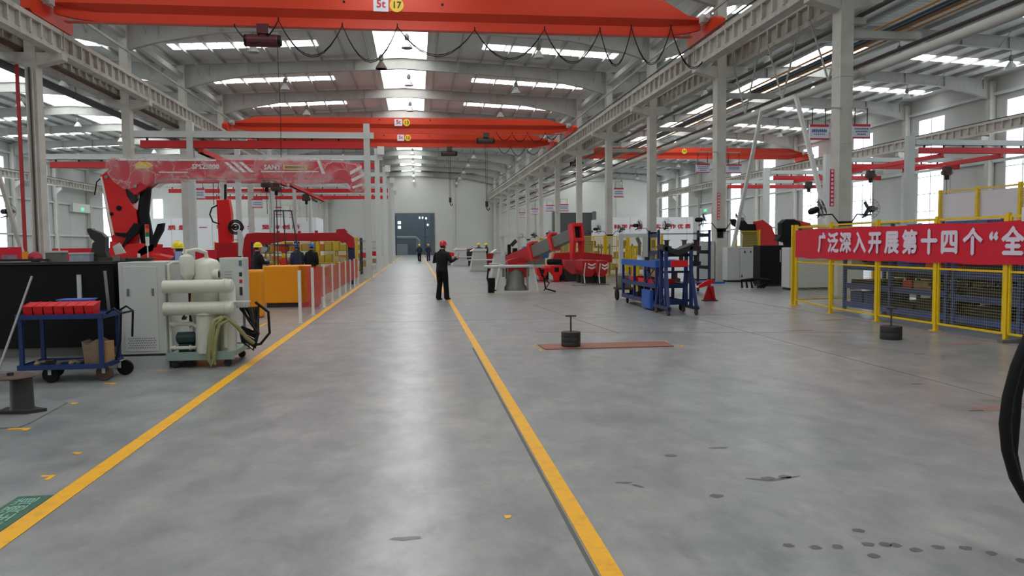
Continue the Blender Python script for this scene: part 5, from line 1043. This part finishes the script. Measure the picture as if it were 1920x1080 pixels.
# control frame behind it
t = thing('control_stand', 'grey portal frame with black valve block behind the boom test stand', 'frame', (3.1, 29.5, 0))
A = [(3.317,1.95),(3.99,1.944),(3.483,1.782),(3.641,0.777)]; xx = [A[0][0] - 3.1, A[1][0] - 3.1]
for x in (xx[0], xx[1]): b = MB(); b.box(x - .06, x + .06, -.06, .06, 0, A[0][1]); b.build('post', m_lgrey, t)
b = MB(); b.box(xx[0] - .1, xx[1] + .1, -.1, .1, A[0][1] - .02, A[0][1] + .08); b.build('crossbar', m_lgrey, t)
b = MB(); b.box(xx[0] + .12, xx[1] - .12, -.12, .12, .3, 1.25); b.box(xx[0] + .2, xx[0] + .32, -.1, .1, 1.25, 1.65); b.box(xx[0] + .4, xx[1] - .1, -.12, .12, 1.25, 1.5); b.build('valve_block', m_blackp, t)
b = MB(); b.box(xx[0] + .1, xx[1] - .1, -.13, -.121, .95, 1.15); b.build('white_label', m_white, t); b = MB(); b.bar((xx[1] - .35, -.14, 1.6), (xx[1] - .15, -.14, 1.8), .12, .14); b.build('display', m_dark, t)
# red booms lying on trestles
def lying(P, Y, th, label, m_=m_dred, z0=None):
    t = thing('telescopic_boom', label, 'boom', (P[0][0], Y, 0)); o = P[0][0]
    b = MB(); b.prism([(x - o, z) for x, z in P], 0, th); b.build('arm', m_, t, bevel=.02); return t, o
def low_head(px, Y, label):
    A = px; t = thing('boom_outrigger', label, 'outrigger', (A[0][0], Y, 0)); o = A[0][0]; w_ = A[1][0] - o; z = A[0][1]
    b = MB(); b.prism([(0, z), (w_, z), (w_ * .95, z * .45), (w_ * .75, z * .35), (w_ * .7, .03), (w_ * .3, .03), (w_ * .25, z * .35), (w_ * .05, z * .5)], 0, .3); b.build('leg', m_red, t, bevel=.015)
    b = MB(); b.box(w_ * .3, w_ * .68, -.006, .0, z * .6, z * .88); b.build('mouth', m_black, t); b = MB(); b.box(w_ * .1, w_ * .9, -.05, .35, 0, .03); b.build('foot', m_dark, t)
    b = MB(); b.box(w_ * .1, w_ * .9, .3, 2.6, z * .55, z * .95); b.build('beam', m_red, t, bevel=.02); b = MB(); b.box(w_ * .3, w_ * .6, 2.4, 2.5, 0, z * .55); b.build('rear_support', m_dark, t)
low_head([(5.21,0.611),(5.711,0.604)], 33, 'red outrigger head with black mouth just right of the test stand')
low_head([(5.766,0.711),(6.285,0.704)], 32.5, 'red outrigger head with black mouth, right of its twin')
def chev(t, x0, x1, z0, z1, y):
    for q in range(2):
        w_ = (x1 - x0) / 2; zz = z0 + (z1 - z0) * (.12 + .38 * q); h = (z1 - z0) * .2
        b = MB(); b.prism([(x0, zz + h), (x0 + w_, zz), (x1, zz + h), (x1, zz + h * 2), (x0 + w_, zz + h), (x0, zz + h * 2)], y - .006, y); b.build('chevron', m_white, t)
t, o = lying([(6.117,1.254),(7.337,1.288),(8.764,1.128),(8.764,0.79),(7.58,0.781),(6.308,0.725),(6.018,0.968)], 33.5, .5, 'red boom lying level behind the two outrigger heads')
b = MB(); b.box(.2, .5, .1, .4, 0, .75); b.box(2.0, 2.3, .1, .4, 0, .75); b.build('trestle', m_dark, t)
t, o = lying([(6.377,0.957),(7.329,0.875),(7.326,0.36),(6.706,0.299),(6.422,0.536)], 32.6, .5, 'pinkish film-wrapped red boom on dark blocks', M('dull_red', (176, 60, 66), .4, 0, .25, 6))
b = MB(); b.box(.1, .9, .05, .45, 0, .42); b.build('block', m_dark, t)
for (P, Y, nm, x1) in (([(6.723,0.97),(7.304,0.963),(7.28,0.48),(7.122,0.285),(6.854,0.289),(6.721,0.532)], 30.5, 'red boom end with white chevrons, left of the pair', 1), ([(7.299,0.947),(7.722,0.942),(7.698,0.441),(7.542,0.291),(7.297,0.295),(7.231,0.535)], 30.2, 'red boom end with white chevrons, right of the pair by the blue trolley', 0)):
    t, o = lying(P, Y, 1.5, nm); w_ = P[1][0] - P[0][0]; z1 = P[0][1]
    chev(t, w_ * .4, w_ * .95, z1 - .42, z1 - .08, 0)
    b = MB(); b.bar((w_ * .22, -.02, z1 - .1), (w_ * .1, -.02, .35), .03); b.bar((w_ * .1, -.02, .38), (w_ * .16, -.02, .03), .04); b.build('white_prop', m_white, t)
    b = MB(); b.box(.04, w_ * .9, .2, .5, 0, .34); b.box(.04, w_ * .9, 1.1, 1.4, 0, .34); b.build('trestle', m_dark, t)
b = MB(); b.box(6.1, 7.6, 29.4, 29.7, .001, .012); tag(b.build('steel_plate', m_dark), 'thin dark plate on the floor before the chevron boom ends', 'plate')
b = MB(); b.box(4.6, 6.4, 32.1, 32.4, .001, .01); tag(b.build('steel_plate', m_dred), 'thin reddish plate on the floor before the outrigger heads', 'plate')
# ------------------------------------------------------------------ blue trolleys and trestle
t = thing('parts_trolley', 'long bright-blue three-level parts trolley between aisle and trestle', 'trolley', (6.05, 19.35, 0))
for i, y in enumerate((-1.75, -.85, .1, 1.2)):
    for x in (-.36, .36): b = MB(); b.cb((x, y, .66), (.06, .06, 1.0)); b.build('post', m_blue, t)
for z, nm in ((1.12, 'top_tray'), (.62, 'middle_shelf'), (.22, 'bottom_shelf')):
    b = MB(); b.box(-.38, .38, -1.8, 1.25, z - .02, z); b.box(-.4, -.37, -1.8, 1.25, z - .06, z + (.1 if z > 1 else .04)); b.box(.37, .4, -1.8, 1.25, z - .06, z + (.1 if z > 1 else .04)); b.box(-.4, .4, -1.81, -1.78, z - .06, z + (.1 if z > 1 else .04)); b.box(-.4, .4, 1.22, 1.25, z - .06, z + .04); b.build(nm, m_lblue if z > 1 else m_blue, t)
b = MB(); b.bar((-.385, -1.7, .66), (-.385, -.9, 1.05), .02, .03); b.bar((-.385, -1.7, 1.05), (-.385, -.9, .66), .02, .03); b.build('brace', m_dblue, t)
for x in (-.3, .3):
    for y in (-1.6, 1.0): wheel((x, y, .08), .08, .04, m_black, m_gsteel, t, 'caster', 'x')
def it(nm, lb, cat, fn, m_, grp=None, sm=False): b = MB(); fn(b); return tag(b.build(nm, m_, None, sm), lb, cat, grp)
for i, y in enumerate((18.1, 18.9, 19.7)): it('red_tray', 'red tray on the middle shelf of the blue trolley, %s from near end' % ordn(i), 'tray', lambda b: (b.box(5.72, 6.2, y - .25, y + .25, .621, .64), b.box(5.7, 5.72, y - .25, y + .25, .621, .76), b.box(6.2, 6.22, y - .25, y + .25, .621, .76), b.box(5.7, 6.22, y - .27, y - .25, .621, .76), b.box(5.7, 6.22, y + .25, y + .27, .621, .76)), m_red, 'red trays on the blue trolley')
for i, (y, h, m_) in enumerate(((17.85, .2, m_lgrey), (18.3, .12, m_dark), (18.9, .24, m_gsteel), (19.6, .16, m_dark), (20.0, .2, m_white))):
    it('machined_part', 'machined part on top of the bright-blue trolley, %s from the near end' % ordn(i), 'part', lambda b: b.lathe((6.0 + .08 * (i % 2), y, 1.121), [(.12, 0), (.12, h * .3), (.07, h * .35), (.07, h * .9), (.1, h)], 14), m_, 'parts on top of the blue trolley', True)
it('blue_box', 'bright blue box on the floor shelf at the near end of the blue trolley', 'box', lambda b: (b.box(5.64, 5.66, 17.75, 18.45, .06, .5), b.box(5.58, 5.64, 17.75, 18.45, .06, .5), b.box(5.575, 5.58, 17.8, 18.4, .12, .44)), m_lblue)
for i, y in enumerate((18.7, 19.4, 19.9)): it('casting', 'dark casting on the bottom shelf of the blue trolley, %s from the near end' % ordn(i), 'casting', lambda b: b.lathe((6.0, y, .221), [(.15, 0), (.16, .1), (.08, .13), (.08, .26), (.12, .28)], 14), m_rust if i else m_dark, 'castings in the blue trolley', True)
t = thing('hand_truck', 'dark two-wheeled hand truck with grey drum parked at the far end of the blue trolley', 'hand truck', (5.75, 21.6, 0))
wheel((0, -.15, .17), .17, .06, m_black, m_rust, t, 'wheel', 'x'); wheel((.5, -.15, .17), .17, .06, m_black, m_rust, t, 'wheel', 'x')
b = MB(); b.box(.0, .5, -.2, .25, .3, .36); b.bar((.05, 0, .05), (.05, .1, .95), .05); b.bar((.45, 0, .05), (.45, .1, .95), .05); b.build('frame', m_rust, t)
b = MB(); b.lathe((.25, 0, .36), [(.18, 0), (.2, .1), (.2, .35), (.1, .42)], 16); b.build('drum', m_gsteel, t, True)
t = thing('wheeled_trestle', 'tall dark-blue wheeled trestle with a V-shaped saddle top', 'trestle', (5.95, 16.95, 0))
for s in (-1, 1):
    for y in (-.3, .3):
        b = MB(); b.cb((s * .3, y * .55, .88), (.07, .07, 1.36)); b.build('post', m_blue, t)
        b = MB(); b.bar((s * .33, y * 1.45, .18), (s * .29, y * .5, 1.1), .06); b.build('leg_brace', m_blue, t)
    b = MB(); b.box(s * .33 - .04, s * .33 + .04, -.5, .5, .13, .2); b.build('foot_rail', m_dblue, t)
    for y in (-.42, .42):
        wheel((s * .33, y, .075), .075, .045, m_rust, m_dark, t, 'caster', 'x')
b = MB(); b.box(-.35, .35, -.03, .03, .28, .34); b.box(-.35, .35, -.03, .03, .95, 1.0); b.build('crossbar', m_dblue, t)
b = MB(); b.prism([(-.38, 1.62), (-.38, 1.5), (-.2, 1.42), (-.02, 1.36), (.18, 1.42), (.36, 1.52), (.36, 1.64), (.18, 1.56), (-.02, 1.49), (-.2, 1.54)], -.2, .2); b.build('saddle', m_dark, t)
b = MB(); b.box(-.2, .2, -.24, -.2, 1.1, 1.25); b.build('red_plate', m_red, t); b = MB(); b.box(-.3, .3, -.05, .05, 1.33, 1.4); b.build('saddle_beam', m_dblue, t)
rack(7.7, 9.4, 23.6, 24.6, (.35, .9, 1.4, 1.95), 'dark-blue rack loaded with castings behind the wheeled trestle', m_dblue)
for i, (x, z, m_) in enumerate(((7.9, .35, m_dark), (8.4, .35, m_rust), (8.9, .35, m_gsteel), (8.0, .9, m_dark), (8.6, .9, m_rust), (9.1, .9, m_dark), (8.1, 1.4, m_dark), (8.7, 1.4, m_gsteel), (9.1, 1.4, m_rust))):
    it('casting', 'casting in the dark-blue rack behind the trestle, %s %s' % (['bottom', 'middle', 'upper'][i // 3], ['left', 'centre', 'right'][i % 3]), 'casting', lambda b: b.lathe((x, 24.0, z + .001), [(.16, 0), (.17, .12), (.07, .16), (.07, .3), (.13, .34)], 14), m_, 'castings in the dark-blue rack', True)
t = thing('portal_stand', 'light-grey portal frame with yellow guards behind the blue trolley', 'frame', (7.7, 26.5, 0))
for x in (-.45, .45): b = MB(); b.box(x - .07, x + .07, -.07, .07, 0, 1.95); b.build('post', m_lgrey, t)
b = MB(); b.box(-.55, .55, -.09, .09, 1.85, 1.99); b.build('crossbar', m_lgrey, t); b = MB()
for q in range(4): b.box(-.25 + .13 * q, -.17 + .13 * q, .1, .18, 0, 1.55)
b.build('guard_bars', m_fy, t); b = MB(); b.bar((.2, -.12, 1.0), (.2, -.12, 1.7), .08); b.bar((.1, -.14, 1.85), (.22, -.14, 1.6), .12, .1); b.build('display_arm', m_gsteel, t)
t = thing('axle_stand', 'red axle stand with a spread foot right of the trestle', 'stand', (8.15, 20.5, 0))
b = MB(); b.prism([(-.02, .42), (.13, .42), (.2, .03), (-.16, .03)], -.03, .03); b.prism([(-.03, .42), (.03, .42), (.17, .03), (.12, .03)], -.14, -.1); b.build('leg', m_dred, t); b = MB(); b.box(-.18, .22, -.15, .1, 0, .03); b.build('foot', m_dark, t)
b = MB(); b.prism([(-.32, .36), (-.1, .42), (.16, .52), (.12, .6), (-.02, .6), (-.3, .44)], -.05, .05); b.build('arm', m_red, t); b = MB(); b.lathe((-.34, 0, .4), [(.03, -.04), (.03, .05)], 10, 'x'); b.build('tip', m_white, t)
# ------------------------------------------------------------------ machines further up the aisle
for i, (x, y, lb) in enumerate(((3.3, 60, 'grey machine block at the far end of the right machine row'), (3.75, 47.5, 'grey stepped machine stand ahead of the yellow-helmeted pair'), (4.1, 37.6, 'grey machine stand between the walkway line and the control frame'))):
    t = thing('machine_stand', lb, 'machine', (x, y, 0)); b = MB(); b.prism([(-.5, 0), (.6, 0), (.5, 1.25), (-.25, 1.25)], -.4, .6); b.build('column', m_lgrey, t, bevel=.03)
    b = MB(); b.prism([(-.45, 1.25), (.55, 1.25), (.55, 1.4), (-.2, 1.42)], -.45, .6); b.build('top_cover', m_white if i < 2 else m_lgrey, t); b = MB(); b.box(.6, 1.5, -.2, .4, .5, 1.1); b.box(.7, 1.4, -.1, .3, 0, .5); b.build('drive_box', m_dark if i == 0 else m_dred, t)
    b = MB(); b.lathe((.2, -.6, .7), [(.05, -.8), (.05, .8)], 10, 'x'); b.build('shaft', m_lgrey, t)
for i, (x, y, z, m_, lb) in enumerate(((2.2, 62, 1.0, m_red, 'red machine arm beyond the man with the red helmet'), (6.0, 50, 1.1, m_red, 'red machine with upright bars right of the yellow-helmeted pair'), (7.0, 44.5, 1.5, m_lblue, 'grey cabinet with blue cover behind the red machine'), (4.9, 63, 1.3, M('maroon_paint', (112, 62, 72), .5), 'maroon machine block far up the aisle'))):
    t = thing('workshop_machine', lb, 'machine', (x, y, 0)); b = MB(); b.prism([(-.7, z * .55), (.7, z * .55), (.8, z), (.3, z * 1.12), (-.8, z)], -.3, .4); b.build('upper_body', m_, t, bevel=.03)
    b = MB(); b.box(-.5, .5, -.25, .35, 0, z * .55); b.build('base', m_gsteel if i != 1 else m_red, t); b = MB(); b.box(-.1, .1, -.33, -.3, z * .6, z * .95); b.build('cover_strip', m_white, t)
for i, x in enumerate(range(5)): pass
# ------------------------------------------------------------------ people
def voxel(o, size, it_=6, fac=.5):
    m_ = o.modifiers.new('remesh', 'REMESH'); m_.mode = 'VOXEL'; m_.voxel_size = size; m_.use_smooth_shade = True
    s_ = o.modifiers.new('smooth', 'SMOOTH'); s_.iterations = it_; s_.factor = fac; return o
def hand(b, w, d, up, side, r=.0088, curl=.9):
    """palm and five bent fingers from wrist w pointing along d; up = back of the hand; side = +1 thumb to the left of d"""
    w = Vector(w); d = Vector(d).normalized(); up = Vector(up); up = (up - d * up.dot(d)).normalized(); s_ = up.cross(d) * side
    b.loft([(w - d * .01, s_ * .026, up * .02), (w + d * .03, s_ * .036, up * .016), (w + d * .085, s_ * .041, up * .013), (w + d * .095, s_ * .036, up * .01)], 12)
    for i, (off, L) in enumerate(((.031, .07), (.0105, .08), (-.0105, .074), (-.031, .058))):
        p = w + d * .088 + s_ * off; pts = [p - d * .02, p]; a = .15
        for f_ in (.45, .32, .25): a += curl * (.45 + .05 * i); pts.append(pts[-1] + (d * math.cos(a) - up * math.sin(a)) * L * f_)
        b.tube(pts, [r * 1.05, r, r * .97, r * .9, r * .75], 8)
    p = w + d * .03 + s_ * .03; q = p + (d * .6 + s_ * .7 - up * .25).normalized() * .038; q2 = q + (d * .9 + s_ * .1 - up * .5).normalized() * .03
    b.tube([w + d * .015 + s_ * .015, p, q, q2], [r * 1.3, r * 1.25, r * 1.1, r * .8], 8)
def person(loc, rz, label, helmet, jacket, trousers, L=None, R=None, legs=None, lean=0, look=0, fine=False, hat_only=False):
    """L, R: (elbow, wrist) in body space, facing +y; legs: two (knee, ankle)"""
    t = thing('person', label, 'person', loc, rz)
    L = L or ((-.25, -.02, 1.16), (-.24, .06, .92)); R = R or ((.25, -.02, 1.16), (.24, .06, .92))
    legs = legs or (((-.1, .02, .5), (-.11, 0, .09)), ((.1, .02, .5), (.11, 0, .09)))
    X = Vector((1, 0, 0)); Yv = Vector((0, 1, 0)); sl = Vector((0, lean, 0))
    def c(z, dy=0): return Vector((0, dy, z)) + sl * max(0, (z - .95))
    nk = c(1.5); hd = c(1.62) + Vector((0, .02 + .02 * (look != 0), 0))
    vox = .006 if fine else .014
    # body: head, neck, trunk, arms, hands and legs in one surface
    b = MB()
    b.loft([(c(.9), X * .13, Yv * .09), (c(1.1), X * .12, Yv * .085), (c(1.3), X * .15, Yv * .095), (c(1.42), X * .16, Yv * .09), (c(1.47), X * .07, Yv * .065), (c(1.55), X * .055, Yv * .06)], 16)
    b.ball(hd, (.076, .096, .118), 18, 12)
    fy = .092
    b.ball(hd + Vector((0, fy, -.012)), (.014, .02, .026), 8, 6); b.ball(hd + Vector((0, .05, -.085)), (.045, .045, .035), 10, 8)
    for s in (-1, 1): b.ball(hd + Vector((s * .077, 0, -.005)), (.012, .02, .032), 8, 6); b.ball(hd + Vector((s * .03, .078, -.04)), (.03, .02, .03), 8, 6)
    b.ball(hd + Vector((0, .083, -.06)), (.024, .012, .009), 8, 6)
    for s, (e, w_) in ((-1, L), (1, R)):
        sh = c(1.41) + Vector((s * .18, 0, 0)); b.tube([sh, Vector(e), Vector(w_)], [.045, .036, .026], 10)
        d = Vector(w_) - Vector(e)
        up = Vector((0, 0, 1)) if abs(d.normalized().z) < .7 else Vector((s, 0, 0))
        hand(b, w_, d, up, s if abs(d.normalized().z) < .7 else -s * -1, .0088 if fine else .012, .8)
    for (k_, a_), s in zip(legs, (-1, 1)): b.tube([Vector((s * .09, 0, .92)), Vector(k_), Vector(a_)], [.07, .05, .035], 10)
    body = voxel(b.build('body', m_skin, t), vox, 3, .4)
    for s in (-1, 1):
        b = MB(); b.ball(hd + Vector((s * .03, .082, .005)), (.014, .012, .009), 8, 6); b.build('eye', m_black, t)
    # hair, helmet
    b = MB(); b.loft([(hd + Vector((0, -.012, -.055)), X * .072, Yv * .075), (hd + Vector((0, -.014, 0)), X * .081, Yv * .094), (hd + Vector((0, -.008, .06)), X * .076, Yv * .09)], 18); b.build('hair', m_hair, t, True)
    hm = thing('helmet', None, None) if 0 else None
    b = MB(); hc_ = hd + Vector((0, 0, .045)); prof = [(.004, .118), (.05, .112), (.085, .09), (.105, .055), (.112, .01), (.113, -.012), (.125, -.02), (.122, -.026), (.106, -.018)]
    n = 24; vs = []; fs = []
    for (r_, z) in prof:
        for j in range(n):
            a = 2 * math.pi * j / n; br = 1.0 + (.22 if z < -.015 and math.sin(a) > .2 else 0) * max(0, math.sin(a)); vs.append(hc_ + Vector((r_ * math.cos(a) * .95, r_ * math.sin(a) * 1.12 * br, z)))
    for i in range(len(prof) - 1):
        for j in range(n): k_ = (j + 1) % n; fs.append((i * n + j, i * n + k_, i * n + n + k_, i * n + n + j))
    fs.append(tuple(range(n))); b.add(vs, fs); b.tube([hc_ + Vector((0, -.1, .07)), hc_ + Vector((0, -.04, .117)), hc_ + Vector((0, .04, .117)), hc_ + Vector((0, .1, .07))], .012, 6)
    b.build('helmet', helmet, t, True)
    b = MB(); b.loft([(hc_ + Vector((0, -.01, -.03)), X * .1, Yv * .117), (hc_ + Vector((0, -.01, -.012)), X * .1, Yv * .117)], 20); b.build('helmet_band', m_white, t)
    # jacket
    b = MB(); b.loft([(c(.86), X * .19, Yv * .13), (c(.9), X * .195, Yv * .135), (c(1.0), X * .185, Yv * .125), (c(1.12), X * .19, Yv * .13), (c(1.28), X * .21, Yv * .135), (c(1.4), X * .205, Yv * .125), (c(1.45), X * .16, Yv * .105), (c(1.49), X * .09, Yv * .085), (c(1.53), X * .075, Yv * .078)], 22)
    for s, (e, w_) in ((-1, L), (1, R)):
        sh = c(1.41) + Vector((s * .165, 0, 0)); e = Vector(e); w_ = Vector(w_); wr = w_ + (e - w_).normalized() * .02
        b.tube([sh, sh.lerp(e, .5) + Vector((s * .008, 0, 0)), e, e.lerp(wr, .5), wr], [.075, .07, .062, .055, .044], 14)
    voxel(b.build('jacket', jacket, t), .012 if fine else .02, 4)
    b = MB(); b.loft([(c(.83), X * .12, Yv * .11), (c(.9), X * .165, Yv * .12), (c(1.0), X * .155, Yv * .11)], 18)
    for (k_, a_), s in zip(legs, (-1, 1)):
        k_ = Vector(k_); a_ = Vector(a_); h_ = Vector((s * .088, 0, .9)); b.tube([h_, h_.lerp(k_, .5), k_, k_.lerp(a_, .5), a_ - Vector((0, 0, .05))], [.105, .1, .084, .08, .084], 14)
    voxel(b.build('trousers', trousers, t), .012 if fine else .02, 4)
    for (k_, a_), s in zip(legs, (-1, 1)):
        a_ = Vector(a_); b = MB(); bz = a_.z - .09
        b.loft([((a_.x, a_.y - .06, bz + .035), X * .03, Vector((0, 0, .035))), ((a_.x, a_.y, bz + .045), X * .04, Vector((0, 0, .045))), ((a_.x, a_.y + .09, bz + .035), X * .047, Vector((0, 0, .035))), ((a_.x, a_.y + .17, bz + .022), X * .038, Vector((0, 0, .022))), ((a_.x, a_.y + .2, bz + .018), X * .015, Vector((0, 0, .014)))], 14)
        b.build('shoe', m_shoe, t, True)
    return t
person((.73, 22.9, 0), -.62, 'person in black jacket and red helmet, seen from behind on the yellow line', m_hred, m_jkt, m_trs,
       L=((-.31, .0, 1.15), (.14, .25, 1.22)), R=((.31, .05, 1.15), (.33, .3, 1.25)), legs=(((-.1, .03, .5), (-.1, -.06, .09)), ((.1, .05, .5), (.11, .08, .09))), lean=.06, look=1, fine=True)
hx, hy = .25, .4; cs, sn = math.cos(-.62), math.sin(-.62)
b = MB(); b.cb((0, 0, 0), (.16, .02, .1)); b.slot(1).box(-.07, .07, -.013, -.0105, -.04, .04); b.slot(0).cyl((.06, 0, .04), .007, .14, 8)
o = b.build('handheld_device', [m_blackp, m_gsteel]); o.location = (.73 + hx * cs - hy * sn, 22.9 + hx * sn + hy * cs, 1.25); o.rotation_euler = (-.5, 0, -.62); tag(o, 'black handheld radio device with an antenna held by the red-helmeted person', 'radio')
walk = (((-.1, .14, .52), (-.1, .08, .09)), ((.1, .02, .5), (.1, -.2, .13)))
person((.22, 76, 0), 3.0, 'person in dark workwear and yellow helmet walking towards the camera, left of the far pair', m_hyel, m_navy, m_trs, legs=walk)
person((1.12, 77, 0), 3.2, 'person in navy workwear and yellow helmet walking towards the camera, right of the far pair', m_hyel, m_navy, m_navy, legs=(((-.1, .02, .5), (-.1, -.15, .13)), ((.1, .14, .52), (.1, .08, .09))))
person((4.62, 57, 0), 2.2, 'person in dark clothes and yellow helmet behind the grey machine stand, left one', m_hyel, m_navy, m_trs)
person((5.1, 56, 0), 1.2, 'person in dark clothes and yellow helmet beside the red machine, right one', m_hyel, m_jkt, m_trs, R=((.26, .05, 1.15), (.2, .3, 1.1)))
A = [(-4.634,1.697)][0]; person((A[0], 22.9, 0), -1.0, 'person in black with a yellow helmet behind the large orange tank', m_hyel, m_jkt, m_trs, R=((.26, .08, 1.18), (.15, .3, 1.2)))
A = [(-4.66,1.697),(-4.089,1.691)]; person((A[0][0], 30.5, 0), .5, 'person in navy with a blue helmet at the drum rack, left of two', m_hblu, m_navy, m_navy, lean=.05); person((A[1][0], 30.2, 0), -.3, 'person in black with a blue helmet, right of two by the red net', m_hblu, m_jkt, m_trs, lean=.08)
A = [(-4.81,1.674)][0]; person((A[0] , 16.3, 0), 1.0, 'person with a yellow helmet stooping behind the oil purifier', m_hyel, m_navy, m_trs, lean=.1)
